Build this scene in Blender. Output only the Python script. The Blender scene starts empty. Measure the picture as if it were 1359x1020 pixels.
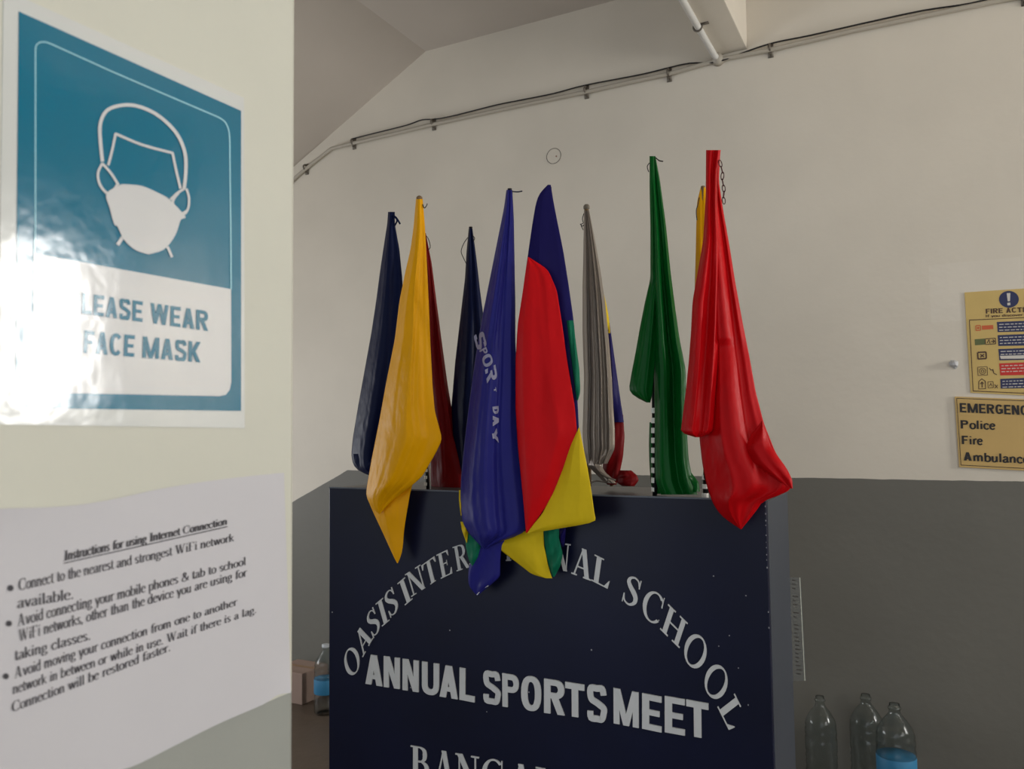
import bpy, math, random
from mathutils import Vector, Matrix
random.seed(7)
C = bpy.context.scene.collection
SC = bpy.context.scene

# ------------------------------------------------------------------ camera
FPX = 1056.8
CAM_H = 1.25
ROT = Matrix(((0.88918543, 0.45739791, -0.01168004),      # rows: image right, image down, view direction
              (-0.03580679, 0.04411413, -0.9983846),
              (-0.45614378, 0.88816727, 0.05560359)))
cam_d = bpy.data.cameras.new('camera')
cam = bpy.data.objects.new('camera', cam_d)
C.objects.link(cam)
cam_d.sensor_fit = 'HORIZONTAL'
cam_d.sensor_width = 36.0
cam_d.lens = 36.0 * FPX / 1359.0
cam_d.clip_start = 0.02
r0, r1, r2 = [Vector(r) for r in ROT]
mw = Matrix((r0, -r1, -r2)).transposed().to_4x4()
mw.translation = Vector((0, 0, CAM_H))
cam.matrix_world = mw
cam_d.dof.use_dof = True
cam_d.dof.focus_distance = 1.75
cam_d.dof.aperture_fstop = 11.0
SC.camera = cam

# ------------------------------------------------------------------ light
SC.view_settings.view_transform = 'Standard'
SC.view_settings.look = 'None'
SC.view_settings.gamma = 1.0
SC.view_settings.use_curve_mapping = False
SC.view_settings.exposure = 0.0
w = bpy.data.worlds.new('overcast_sky')
SC.world = w
w.use_nodes = True
bg = w.node_tree.nodes['Background']
bg.inputs[0].default_value = (0.86, 0.93, 1.0, 1)
bg.inputs[1].default_value = 1.3


def area(name, loc, direction, sx, sy, power, color):
    d = bpy.data.lights.new(name, 'AREA')
    d.shape = 'RECTANGLE'
    d.size, d.size_y, d.energy, d.color = sx, sy, power, color
    o = bpy.data.objects.new(name, d)
    C.objects.link(o)
    o.location = loc
    o.rotation_euler = Vector(direction).to_track_quat('-Z', 'Y').to_euler()
    return o


WX = 3.0     # right wall
area('window_daylight', (WX + 0.10, 2.555, 1.78), (-1, 0, 0), 0.33, 0.84, 62, (1.0, 0.98, 0.94))
area('window_daylight_wide', (WX + 0.10, -0.2, 1.7), (-1, 0.1, 0), 2.4, 1.4, 40, (1.0, 0.97, 0.92))

area('added_stair_fill', (-4.52, 1.4, 1.05), (1, 0.35, 0.12), 1.4, 1.1, 31, (0.97, 0.98, 1.0))  # added fill from an unseen, assumed opening; brightens the back wall's left part

# ------------------------------------------------------------------ helpers


def ray(px, py):
    v = Vector(((px - 679.5) / FPX, (py - 510) / FPX, 1.0))
    return ROT.transposed() @ v


def atY(px, py, Y):
    r = ray(px, py)
    t = Y / r.y
    return Vector((r.x * t, Y, r.z * t + CAM_H))


def atX(px, py, X):
    r = ray(px, py)
    t = X / r.x
    return Vector((X, r.y * t, r.z * t + CAM_H))


def lin(c):
    c = c / 255.0
    return c / 12.92 if c <= 0.04045 else ((c + 0.055) / 1.055) ** 2.4


def rgb(r, g, b):
    return (lin(r), lin(g), lin(b), 1)


def mat(name, col, rough=0.6, bump=0.0, bscale=80.0, var=0.0, vscale=4.0, metal=0.0, coat=0.0, coat_rough=0.1,
        sheen=0.0, trans=0.0, ior=1.45, spec=0.5, detail=3.0, stretch=None, alpha=1.0):
    m = bpy.data.materials.new(name)
    m.use_nodes = True
    nt = m.node_tree
    p = nt.nodes['Principled BSDF']
    p.inputs['Base Color'].default_value = col
    p.inputs['Roughness'].default_value = rough
    p.inputs['Metallic'].default_value = metal
    p.inputs['Coat Weight'].default_value = coat
    p.inputs['Coat Roughness'].default_value = coat_rough
    p.inputs['Sheen Weight'].default_value = sheen
    p.inputs['Transmission Weight'].default_value = trans
    p.inputs['IOR'].default_value = ior
    p.inputs['Specular IOR Level'].default_value = spec
    p.inputs['Alpha'].default_value = alpha
    tc = nt.nodes.new('ShaderNodeTexCoord')
    mp = nt.nodes.new('ShaderNodeMapping')
    nt.links.new(tc.outputs['Object'], mp.inputs[0])
    if stretch:
        mp.inputs['Scale'].default_value = stretch
    if var:
        n = nt.nodes.new('ShaderNodeTexNoise')
        n.inputs['Scale'].default_value = vscale
        n.inputs['Detail'].default_value = 4
        nt.links.new(mp.outputs[0], n.inputs['Vector'])
        mr = nt.nodes.new('ShaderNodeMapRange')
        mr.inputs[3].default_value = 1 - var
        mr.inputs[4].default_value = 1 + var
        mr.inputs[1].default_value = 0.3
        mr.inputs[2].default_value = 0.7
        nt.links.new(n.outputs[0], mr.inputs[0])
        mx = nt.nodes.new('ShaderNodeMix')
        mx.data_type = 'RGBA'
        mx.blend_type = 'MULTIPLY'
        mx.inputs[0].default_value = 1
        mx.inputs[6].default_value = col
        nt.links.new(mr.outputs[0], mx.inputs[7])
        nt.links.new(mx.outputs[2], p.inputs['Base Color'])
    if bump:
        n = nt.nodes.new('ShaderNodeTexNoise')
        n.inputs['Scale'].default_value = bscale
        n.inputs['Detail'].default_value = detail
        nt.links.new(mp.outputs[0], n.inputs['Vector'])
        b = nt.nodes.new('ShaderNodeBump')
        b.inputs['Strength'].default_value = bump
        b.inputs['Distance'].default_value = 0.01
        nt.links.new(n.outputs[0], b.inputs['Height'])
        nt.links.new(b.outputs[0], p.inputs['Normal'])
        if coat:
            nt.links.new(b.outputs[0], p.inputs['Coat Normal'])
    return m


def two_tone(name, upper, lower, z0, slope=0.0, x0=0.0, extra=None):
    """painted wall: light upper coat, grey dado below a painted line at height z0; left of x0 the line falls with the stair"""
    m = bpy.data.materials.new(name)
    m.use_nodes = True
    nt = m.node_tree
    N, L = nt.nodes, nt.links
    p = N['Principled BSDF']
    p.inputs['Roughness'].default_value = 0.55
    p.inputs['Specular IOR Level'].default_value = 0.3
    g = N.new('ShaderNodeNewGeometry')
    s = N.new('ShaderNodeSeparateXYZ')
    L.new(g.outputs['Position'], s.inputs[0])

    def math_(op, a, b=None):
        n = N.new('ShaderNodeMath')
        n.operation = op
        for i, v in enumerate((a, b)):
            if v is None:
                continue
            if hasattr(v, 'is_linked'):
                L.new(v, n.inputs[i])
            else:
                n.inputs[i].default_value = v
        return n.outputs[0]
    # line height = z0 + slope*min(0, x-x0)
    h = math_('ADD', math_('MULTIPLY', math_('MINIMUM', math_('SUBTRACT', s.outputs[0], x0), 0.0), slope), z0)
    nz = N.new('ShaderNodeTexNoise')
    nz.inputs['Scale'].default_value = 14
    L.new(g.outputs['Position'], nz.inputs['Vector'])
    h = math_('ADD', h, math_('MULTIPLY', math_('SUBTRACT', nz.outputs[0], 0.5), 0.006))
    mask = math_('GREATER_THAN', s.outputs[2], h)
    n1 = N.new('ShaderNodeTexNoise')
    n1.inputs['Scale'].default_value = 2.2
    n1.inputs['Detail'].default_value = 5
    L.new(g.outputs['Position'], n1.inputs['Vector'])
    mr = N.new('ShaderNodeMapRange')
    mr.inputs[1].default_value, mr.inputs[2].default_value = 0.3, 0.7
    mr.inputs[3].default_value, mr.inputs[4].default_value = 0.95, 1.05
    L.new(n1.outputs[0], mr.inputs[0])
    mx = N.new('ShaderNodeMix')
    mx.data_type = 'RGBA'
    mx.inputs[6].default_value = lower
    mx.inputs[7].default_value = upper
    L.new(mask, mx.inputs[0])
    out = mx.outputs[2]
    if extra:       # a lighter touched-up patch of paint: (x0, x1, z0, z1, colour)
        a = math_('MULTIPLY', math_('GREATER_THAN', s.outputs[0], extra[0]), math_('LESS_THAN', s.outputs[0], extra[1]))
        b = math_('MULTIPLY', math_('GREATER_THAN', s.outputs[2], extra[2]), math_('LESS_THAN', s.outputs[2], extra[3]))
        m3 = N.new('ShaderNodeMix')
        m3.data_type = 'RGBA'
        L.new(math_('MULTIPLY', a, b), m3.inputs[0])
        L.new(out, m3.inputs[6])
        m3.inputs[7].default_value = extra[4]
        out = m3.outputs[2]
    m2 = N.new('ShaderNodeMix')
    m2.data_type = 'RGBA'
    m2.blend_type = 'MULTIPLY'
    m2.inputs[0].default_value = 1
    L.new(out, m2.inputs[6])
    L.new(mr.outputs[0], m2.inputs[7])
    L.new(m2.outputs[2], p.inputs['Base Color'])
    n2 = N.new('ShaderNodeTexNoise')
    n2.inputs['Scale'].default_value = 30
    n2.inputs['Detail'].default_value = 6
    L.new(g.outputs['Position'], n2.inputs['Vector'])
    b = N.new('ShaderNodeBump')
    b.inputs['Strength'].default_value = 0.10
    b.inputs['Distance'].default_value = 0.01
    L.new(n2.outputs[0], b.inputs['Height'])
    L.new(b.outputs[0], p.inputs['Normal'])
    return m


class MB:
    def __init__(s):
        s.v, s.f = [], []

    def poly(s, pts):
        n = len(s.v)
        k = 1.0 - 2.0e-5 * (len(s.f) % 24)       # overlapping strokes of a print lie on one another like ink layers
        s.v += [(p[0] * k, p[1] * k, CAM_H + (p[2] - CAM_H) * k) for p in pts]
        s.f.append(tuple(range(n, n + len(pts))))

    def box(s, a, b):
        x0, y0, z0 = a
        x1, y1, z1 = b
        n = len(s.v)
        s.v += [(x0, y0, z0), (x1, y0, z0), (x1, y1, z0), (x0, y1, z0), (x0, y0, z1), (x1, y0, z1), (x1, y1, z1), (x0, y1, z1)]
        for f in ((0, 3, 2, 1), (4, 5, 6, 7), (0, 1, 5, 4), (1, 2, 6, 5), (2, 3, 7, 6), (3, 0, 4, 7)):
            s.f.append(tuple(n + i for i in f))
        return s

    def slab(s, quad, normal, t):
        """a quad (4 corners) given a thickness t along normal"""
        nrm = Vector(normal) * t
        q = [Vector(p) for p in quad]
        n = len(s.v)
        s.v += [tuple(p) for p in q] + [tuple(p + nrm) for p in q]
        k = len(q)
        s.f.append(tuple(n + i for i in reversed(range(k))))
        s.f.append(tuple(n + k + i for i in range(k)))
        for i in range(k):
            j = (i + 1) % k
            s.f.append((n + i, n + j, n + k + j, n + k + i))
        return s

    def tube(s, pts, r, seg=10, caps=True):
        pts = [Vector(p) for p in pts]
        rings = []
        up = None
        for i, p in enumerate(pts):
            t = (pts[min(i + 1, len(pts) - 1)] - pts[max(i - 1, 0)]).normalized()
            if up is None:
                up = Vector((0, 0, 1)) if abs(t.z) < 0.9 else Vector((1, 0, 0))
            a = t.cross(up).normalized()
            up = a.cross(t).normalized()
            n = len(s.v)
            rr = r[i] if isinstance(r, (list, tuple)) else r
            for k in range(seg):
                an = 2 * math.pi * k / seg
                s.v.append(tuple(p + a * math.cos(an) * rr + up * math.sin(an) * rr))
            rings.append(n)
        for a, b in zip(rings, rings[1:]):
            for k in range(seg):
                j = (k + 1) % seg
                s.f.append((a + k, a + j, b + j, b + k))
        if caps:
            s.f.append(tuple(rings[0] + k for k in reversed(range(seg))))
            s.f.append(tuple(rings[-1] + k for k in range(seg)))
        return s

    def lathe(s, prof, cx, cy, z0=0, seg=32):
        rings = []
        for (r, z) in prof:
            n = len(s.v)
            for k in range(seg):
                an = 2 * math.pi * k / seg
                s.v.append((cx + r * math.cos(an), cy + r * math.sin(an), z0 + z))
            rings.append(n)
        for a, b in zip(rings, rings[1:]):
            for k in range(seg):
                j = (k + 1) % seg
                s.f.append((a + k, a + j, b + j, b + k))
        s.f.append(tuple(rings[0] + k for k in reversed(range(seg))))
        s.f.append(tuple(rings[-1] + k for k in range(seg)))
        return s

    def build(s, name, m, parent=None, smooth=False, bevel=0.0):
        me = bpy.data.meshes.new(name)
        me.from_pydata(s.v, [], s.f)
        me.update()
        o = bpy.data.objects.new(name, me)
        C.objects.link(o)
        me.materials.append(m)
        if smooth:
            for p in me.polygons:
                p.use_smooth = True
        if bevel:
            b = o.modifiers.new('bevel', 'BEVEL')
            b.width = bevel
            b.segments = 2
            b.limit_method = 'ANGLE'
        if parent is not None:
            o.parent = parent
            o.matrix_parent_inverse = parent.matrix_world.inverted()
        return o


def empty(name, loc, label=None, cat=None, group=None):
    o = bpy.data.objects.new(name, None)
    o.empty_display_size = 0.05
    C.objects.link(o)
    o.location = loc
    o.matrix_world = Matrix.Translation(Vector(loc))
    if label:
        tag(o, label, cat, group)
    return o


def tag(o, label, cat, group=None):
    o['label'] = label
    o['category'] = cat
    if group:
        o['group'] = group
    return o


def struct(o):
    o['kind'] = 'structure'
    return o


# ------------------------------------------------------------------ lettering engine (own glyphs)
def catmull(pts, n=6):
    P = [pts[0]] + list(pts) + [pts[-1]]
    out = []
    for i in range(1, len(P) - 2):
        for k in range(n):
            t = k / n
            r = []
            for c in range(len(pts[0])):
                a, b, d, e = P[i - 1][c], P[i][c], P[i + 1][c], P[i + 2][c]
                r.append(0.5 * (2 * b + (d - a) * t + (2 * a - 5 * b + 4 * d - e) * t * t + (3 * b - a - 3 * d + e) * t ** 3))
            out.append(tuple(r))
    out.append(tuple(pts[-1]))
    return out


def ribbon(pts, width=None):
    """pts (x, y[, w]) -> list of quads with mitred joints; width overrides (number or function of direction)"""
    L, R = [], []
    n = len(pts)
    for i, p in enumerate(pts):
        a, b = pts[max(i - 1, 0)], pts[min(i + 1, n - 1)]
        dx, dy = b[0] - a[0], b[1] - a[1]
        l = math.hypot(dx, dy) or 1e-6
        dx, dy = dx / l, dy / l
        w_ = (width(dx, dy) if callable(width) else width) if width is not None else p[2]
        k = 1.0
        if 0 < i < n - 1:
            ux, uy = p[0] - a[0], p[1] - a[1]
            ul = math.hypot(ux, uy) or 1e-6
            cosh = max(0.5, abs((ux * dx + uy * dy) / ul))
            k = 1 / cosh
        L.append((p[0] - dy * w_ / 2 * k, p[1] + dx * w_ / 2 * k))
        R.append((p[0] + dy * w_ / 2 * k, p[1] - dx * w_ / 2 * k))
    return [[L[i], R[i], R[i + 1], L[i + 1]] for i in range(n - 1)]


def rect(x0, y0, x1, y1):
    return [[(x0, y0), (x1, y0), (x1, y1), (x0, y1)]]


def para(x0, y0, x1, y1, w_):
    return [[(x0 - w_ / 2, y0), (x0 + w_ / 2, y0), (x1 + w_ / 2, y1), (x1 - w_ / 2, y1)]]


def ring(cx, cy, rx, ry, tx, ty, a0=0, a1=360, n=28, power=1.0):
    q = []

    def pt(a, x, y):
        c, s_ = math.cos(a), math.sin(a)
        return (cx + math.copysign(abs(c) ** power, c) * x, cy + math.copysign(abs(s_) ** power, s_) * y)
    for i in range(n):
        a = math.radians(a0 + (a1 - a0) * i / n)
        b = math.radians(a0 + (a1 - a0) * (i + 1) / n)
        q.append([pt(a, rx, ry), pt(b, rx, ry), pt(b, rx - tx, ry - ty), pt(a, rx - tx, ry - ty)])
    return q


def serif_cap(ch, T=0.165, t=0.045):
    h = t
    if ch == 'I':
        return 0.36, rect(.105, 0, .105 + T, 1) + rect(0, 0, .36, h) + rect(0, 1 - h, .36, 1)
    if ch == 'O':
        return 0.80, ring(.40, .5, .40, .515, .14, t)
    if ch == 'C':
        return 0.74, ring(.42, .5, .42, .515, .15, t, 48, 318) + rect(.68, .66, .71, 1.0) + ribbon([(.71, .64, .03), (.70, .80, .03), (.66, .90, .05)]) + ribbon([(.70, .20, .03), (.73, .22, .02)])
    if ch == 'G':
        return 0.80, ring(.42, .5, .42, .515, .15, t, 48, 318) + rect(.68, .66, .71, 1.0) + rect(.62, .06, .62 + T * .9, .42) + rect(.52, .40, .82, .44)
    if ch == 'S':
        c = [(.50, .74, .03), (.44, .91, .04), (.30, .975, .05), (.15, .90, .08), (.11, .76, .12), (.20, .62, .15), (.34, .50, .17), (.45, .36, .15),
             (.46, .20, .12), (.36, .07, .08), (.24, .025, .05), (.10, .09, .04), (.05, .26, .03)]
        return 0.58, ribbon(catmull(c)) + rect(.49, .70, .52, 1.0) + rect(.03, 0, .06, .30)
    if ch == 'A':
        return 0.80, para(.10, 0, .37, 1, t * 1.2) + para(.63, 0, .39, 1, T * 1.05) + rect(.19, .30, .55, .30 + t) + rect(0, 0, .22, h) + rect(.48, 0, .80, h)
    if ch == 'N':
        return 0.82, rect(.11, 0, .11 + t, 1) + rect(.67, 0, .67 + t, 1) + para(.14, 1, .66, 0, T * 1.1) + rect(0, 0, .26, h) + rect(0, 1 - h, .2, 1) + rect(.55, 1 - h, .82, 1)
    if ch == 'T':
        return 0.72, rect(.36 - T / 2, 0, .36 + T / 2, 1) + rect(0, 1 - h, .72, 1) + rect(.22, 0, .50, h) + [[(0, 1), (0, .76), (.025, .76), (.10, .96)]] + [[(.72, 1), (.72, .76), (.695, .76), (.62, .96)]]
    if ch == 'E':
        return 0.68, rect(.09, 0, .09 + T, 1) + rect(0, 0, .62, h) + rect(0, 1 - h, .60, 1) + rect(.2, .5, .46, .5 + t) + rect(.44, .40, .46, .62) + \
            [[(.60, 1), (.60, .76), (.58, .76), (.50, .96)]] + [[(.64, .26), (.62, .26), (.50, .03), (.62, 0)]]
    if ch == 'R':
        c = [(.2, .975, t), (.38, .975, t), (.53, .90, .11), (.57, .75, .15), (.53, .60, .11), (.38, .52, t), (.2, .52, t)]
        return 0.78, rect(.09, 0, .09 + T, 1) + rect(0, 0, .34, h) + rect(0, 1 - h, .3, 1) + ribbon(catmull(c)) + para(.38, .52, .66, 0, T * 1.1) + rect(.60, 0, .78, h)
    if ch == 'L':
        return 0.66, rect(.09, 0, .09 + T, 1) + rect(0, 0, .60, h) + rect(0, 1 - h, .34, 1) + [[(.64, .30), (.615, .30), (.46, .03), (.60, 0)]]
    if ch == 'H':
        return 0.84, rect(.09, 0, .09 + T, 1) + rect(.60, 0, .60 + T, 1) + rect(.2, .48, .64, .48 + t) + rect(0, 0, .33, h) + rect(.51, 0, .84, h) + rect(0, 1 - h, .33, 1) + rect(.51, 1 - h, .84, 1)
    if ch == 'B':
        a = [(.2, .975, t), (.36, .975, t), (.49, .90, .11), (.52, .76, .14), (.49, .62, .11), (.36, .54, t), (.2, .54, t)]
        b = [(.2, .54, t), (.40, .54, t), (.56, .44, .12), (.59, .28, .15), (.55, .10, .11), (.40, .025, t), (.2, .025, t)]
        return 0.70, rect(.09, 0, .09 + T, 1) + rect(0, 0, .3, h) + rect(0, 1 - h, .3, 1) + ribbon(catmull(a)) + ribbon(catmull(b))
    if ch == 'W':
        return 1.05, para(.12, 1, .34, 0, T) + para(.34, 0, .52, 1, t * 1.2) + para(.50, 1, .72, 0, T) + para(.72, 0, .92, 1, t * 1.2) + rect(0, 1 - h, .26, 1) + rect(.40, 1 - h, .60, 1) + rect(.82, 1 - h, 1.05, 1)
    if ch == 'F':
        return 0.62, rect(.09, 0, .09 + T, 1) + rect(0, 0, .34, h) + rect(0, 1 - h, .58, 1) + rect(.2, .5, .44, .5 + t) + [[(.58, 1), (.58, .76), (.56, .76), (.48, .96)]]
    return 0.4, []


LOW = {  # skeletons: advance, smooth curves, straight strokes
    'a': (.50, [[(.07, .52), (.2, .64), (.34, .60), (.37, .46), (.37, .14), (.47, .02)], [(.37, .40), (.15, .31), (.06, .15), (.14, .02), (.27, .04), (.37, .15)]], []),
    'b': (.54, [[(.1, .5), (.26, .65), (.42, .56), (.47, .33), (.42, .10), (.27, .01), (.1, .1)]], [(.1, 0, .1, 1)]),
    'c': (.47, [[(.42, .5), (.28, .65), (.12, .57), (.06, .33), (.12, .09), (.27, .01), (.43, .12)]], []),
    'd': (.54, [[(.42, .5), (.27, .65), (.11, .55), (.06, .33), (.11, .10), (.25, .01), (.42, .14)]], [(.42, 0, .42, 1)]),
    'e': (.48, [[(.43, .38), (.38, .58), (.26, .65), (.11, .55), (.06, .33), (.12, .09), (.27, .01), (.43, .12)]], [(.07, .38, .43, .38)]),
    'f': (.34, [[(.40, .90), (.31, .98), (.2, .92), (.16, .78), (.16, .5)]], [(.16, 0, .16, .7), (.03, .64, .32, .64)]),
    'g': (.50, [[(.24, .65), (.1, .56), (.08, .42), (.14, .28), (.24, .24), (.36, .30), (.39, .44), (.34, .60), (.24, .65)], [(.2, .25), (.08, .14), (.2, .05), (.38, .02), (.44, -.12), (.28, -.25), (.1, -.22), (.06, -.1), (.18, .04)]], [(.36, .62, .48, .62)]),
    'h': (.56, [[(.1, .46), (.25, .64), (.38, .60), (.42, .44), (.42, .3)]], [(.1, 0, .1, 1), (.42, 0, .42, .45)]),
    'i': (.28, [], [(.13, 0, .13, .66), (.13, .84, .13, .96)]),
    'k': (.54, [], [(.1, 0, .1, 1), (.12, .28, .42, .64), (.22, .38, .48, 0)]),
    'l': (.28, [], [(.13, 0, .13, 1)]),
    'm': (.84, [[(.1, .46), (.24, .64), (.35, .60), (.39, .44), (.39, .3)], [(.39, .46), (.53, .64), (.65, .60), (.69, .44), (.69, .3)]], [(.1, 0, .1, .66), (.39, 0, .39, .45), (.69, 0, .69, .45)]),
    'n': (.56, [[(.1, .46), (.25, .64), (.38, .60), (.42, .44), (.42, .3)]], [(.1, 0, .1, .66), (.42, 0, .42, .45)]),
    'o': (.52, [[(.26, .65), (.11, .55), (.06, .33), (.11, .11), (.26, .01), (.41, .11), (.46, .33), (.41, .55), (.26, .65)]], []),
    'p': (.54, [[(.1, .5), (.26, .65), (.42, .56), (.47, .33), (.42, .10), (.27, .01), (.1, .1)]], [(.1, -.3, .1, .66)]),
    'r': (.38, [[(.12, .44), (.2, .60), (.30, .65), (.36, .58)]], [(.12, 0, .12, .66)]),
    's': (.42, [[(.34, .54), (.2, .65), (.08, .55), (.12, .41), (.28, .28), (.34, .14), (.22, .01), (.07, .11)]], []),
    't': (.32, [[(.15, .3), (.16, .08), (.23, .01), (.32, .08)]], [(.15, .1, .15, .86), (.03, .64, .30, .64)]),
    'u': (.56, [[(.1, .3), (.11, .1), (.22, .01), (.34, .06), (.42, .2)]], [(.1, .2, .1, .66), (.42, 0, .42, .66)]),
    'v': (.50, [], [(.06, .66, .25, 0), (.25, 0, .44, .66)]),
    'w': (.74, [], [(.06, .66, .22, 0), (.22, 0, .36, .66), (.36, .66, .52, 0), (.52, 0, .68, .66)]),
    'x': (.50, [], [(.06, .66, .44, 0), (.44, .66, .06, 0)]),
    'y': (.50, [], [(.06, .66, .25, .02), (.44, .66, .2, -.28)]),
    '&': (.78, [[(.70, .5), (.62, .25), (.42, .04), (.2, .02), (.08, .2), (.18, .42), (.42, .62), (.44, .86), (.32, .97), (.2, .84), (.26, .62), (.5, .28), (.74, .04)]], []),
    '.': (.26, [], [(.12, 0, .12, .13)]),
    ',': (.26, [], [(.12, .13, .08, -.12)]),
    '!': (.30, [], [(.15, .32, .15, 1), (.15, 0, .15, .15)]),
    ' ': (.30, [], []),
}


def low_glyph(ch, T, t, serif):
    adv, cur, st = LOW[ch]
    q = []

    def pen(dx, dy):
        return t + (T - t) * abs(dy) ** 1.5
    for c in cur:
        q += ribbon(catmull(c, 4), pen)
    for (x0, y0, x1, y1) in st:
        q += ribbon([(x0, y0), (x1, y1)], pen)
        if serif and abs(x0 - x1) < .01 and abs(y1 - y0) > .3:
            q += rect(x0 - .10, y0, x0 + .10, y0 + t * .9) if y0 <= 0 else []
            q += rect(x0 - .10, y1 - t, x0 + .02, y1)
        elif serif and y0 > .6 and ch in 'vwyx':
            q += rect(x0 - .09, y0 - t, x0 + .09, y0)
    return adv, q


def sans_cap(ch, s=0.18, W=None):
    B = {'M': .88, 'W': .98, 'I': s, 'L': .54, 'E': .56, 'F': .54, 'T': .62, 'O': .72, 'S': .60}
    W = W or B.get(ch, .64)
    if ch == 'A':
        return W, para(s * .55, 0, W / 2, 1, s * 1.08) + para(W - s * .55, 0, W / 2, 1, s * 1.08) + rect(W * .22, .2, W * .78, .2 + s * .75)
    if ch == 'N':
        return W, rect(0, 0, s, 1) + rect(W - s, 0, W, 1) + para(s * .55, 1, W - s * .55, 0, s * 1.1)
    if ch == 'U':
        return W, rect(0, .3, s, 1) + rect(W - s, .3, W, 1) + ring(W / 2, .31, W / 2, .31, s, s * .95, 180, 360, 14, .85)
    if ch == 'L':
        return W, rect(0, 0, s, 1) + rect(0, 0, W, s)
    if ch == 'E':
        return W, rect(0, 0, s, 1) + rect(0, 0, W, s * .9) + rect(0, 1 - s * .9, W, 1) + rect(0, .5 - s * .42, W * .9, .5 + s * .42)
    if ch == 'F':
        return W, rect(0, 0, s, 1) + rect(0, 1 - s * .9, W, 1) + rect(0, .5 - s * .42, W * .88, .5 + s * .42)
    if ch == 'T':
        return W, rect(W / 2 - s / 2, 0, W / 2 + s / 2, 1) + rect(0, 1 - s, W, 1)
    if ch == 'I':
        return s, rect(0, 0, s, 1)
    if ch == 'P' or ch == 'R':
        k = s * .9
        c = ring(W - .28, .725, .28, .275, s, k, -90, 90, 14, .85)
        q = rect(0, 0, s, 1) + c + rect(s * .8, 1 - k, W - .27, 1) + rect(s * .8, .45, W - .27, .45 + k)
        if ch == 'R':
            q += para(W * .50, .5, W - s * .5, 0, s * 1.1)
        return W, q
    if ch == 'O':
        return W, ring(W / 2, .5, W / 2, .51, s, s * .9, 0, 360, 28, .82)
    if ch == 'C':
        return W, ring(W / 2, .5, W / 2, .51, s, s * .9, 38, 322, 26, .85)
    if ch == 'G':
        return W, ring(W / 2, .5, W / 2, .51, s, s * .9, 38, 350, 26, .85) + rect(W * .5, .38, W, .38 + s * .8) + rect(W - s, .1, W, .45)
    if ch == 'S':
        a = s / 2
        c = [(W - a, .74), (W * .76, .93 - a * .2), (W / 2, 1 - a), (W * .2, .9), (a, .74), (W * .24, .59), (W * .55, .50), (W * .85, .38), (W - a, .24), (W * .76, .09), (W / 2, a - .01), (W * .2, .09), (a, .27)]
        return W, ribbon(catmull(c, 4), s * .95)
    if ch == 'M':
        return W, rect(0, 0, s, 1) + rect(W - s, 0, W, 1) + para(s * .6, 1, W / 2, 0, s) + para(W - s * .6, 1, W / 2, 0, s)
    if ch == 'W':
        return W, para(s * .5, 1, W * .27, 0, s) + para(W * .27, 0, W / 2, 1, s) + para(W / 2, 1, W * .73, 0, s) + para(W * .73, 0, W - s * .5, 1, s)
    if ch == 'K':
        return W, rect(0, 0, s, 1) + para(s * .9, .38, W - s * .6, 1, s * 1.15) + para(W * .38, .56, W - s * .55, 0, s * 1.15)
    if ch == 'Y':
        return W, rect(W / 2 - s / 2, 0, W / 2 + s / 2, .45) + para(s * .5, 1, W / 2, .4, s) + para(W - s * .5, 1, W / 2, .4, s)
    if ch == 'D':
        return W, rect(0, 0, s, 1) + ring(W * .3, .5, W * .7, .5, s, s * .9, -90, 90, 18, .85) + rect(0, 0, W * .32, s * .9) + rect(0, 1 - s * .9, W * .32, 1)
    return .3, []


def text_polys(txt, style='serif', bold=False, gap=.06):
    """a line of text as 2D polygons; x from 0 to total width, cap height 1"""
    x, out = 0.0, []
    for ch in txt:
        if ch == ' ':
            x += .32
            continue
        if style == 'serif':
            if ch in LOW:
                a, q = low_glyph(ch, .17 if bold else .115, .06 if bold else .045, True)
            else:
                a, q = serif_cap(ch, .2 if bold else .13, .06 if bold else .045)
                a += .05
        else:
            s_ = .2 if bold else .16
            if ch in LOW:
                a, q = low_glyph(ch, s_ * .85, s_ * .78, False)
                a += .02
            else:
                a, q = sans_cap(ch, s_)
                a += gap * 1.6
        out += [[(px + x, py) for px, py in p] for p in q]
        x += a
    return x, out


def bil(q, u, v):
    """q = TL, TR, BL, BR in pixels; u right, v up from the baseline"""
    tl, tr, bl, br = [Vector((a, b)) for a, b in q]
    return bl * (1 - u) * (1 - v) + br * u * (1 - v) + tl * (1 - u) * v + tr * u * v


def text_on(mb, txt, q, proj, style='serif', bold=False):
    W, polys = text_polys(txt, style, bold)
    for p in polys:
        mb.poly([proj(*bil(q, x / W, y)) for x, y in p])


# ------------------------------------------------------------------ materials
M_wall_back = two_tone('wall_paint', rgb(212, 204, 190), rgb(108, 106, 99), 1.058, 0.47, -2.50,
                       (0.04, 0.31, 1.60, 1.80, rgb(214.5, 207, 194)))
M_wall_left = two_tone('near_wall_paint', rgb(204, 203, 190), rgb(152, 154, 148), 1.013)
M_ceil = mat('ceiling_paint', rgb(196, 187, 177), .8, .1, 20, .04, 2)
M_floor = mat('floor_stone', rgb(90, 78, 67), .45, .15, 30, .15, 3)
M_white = mat('white_metalwork', rgb(205, 203, 198), .5)
M_conduit = mat('painted_conduit', rgb(172, 164, 150), .45, .05, 60)
M_clip = mat('conduit_clip', rgb(105, 98, 88), .45, metal=.4)
M_cable = mat('black_cable', rgb(28, 25, 24), .5)
M_navy = mat('navy_laminate', rgb(10, 15, 42), .34, .02, 40, .18, 5, spec=.32, detail=5)
M_side = mat('grey_laminate', rgb(50, 55, 64), .55, .02, 40, .06, 5)
M_ptop = mat('podium_top_board', rgb(70, 70, 72), .4, .02, 40, .1, 8)
M_letter = mat('letter_silver', rgb(205, 206, 206), .38, .05, 300, .04, 30)
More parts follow.
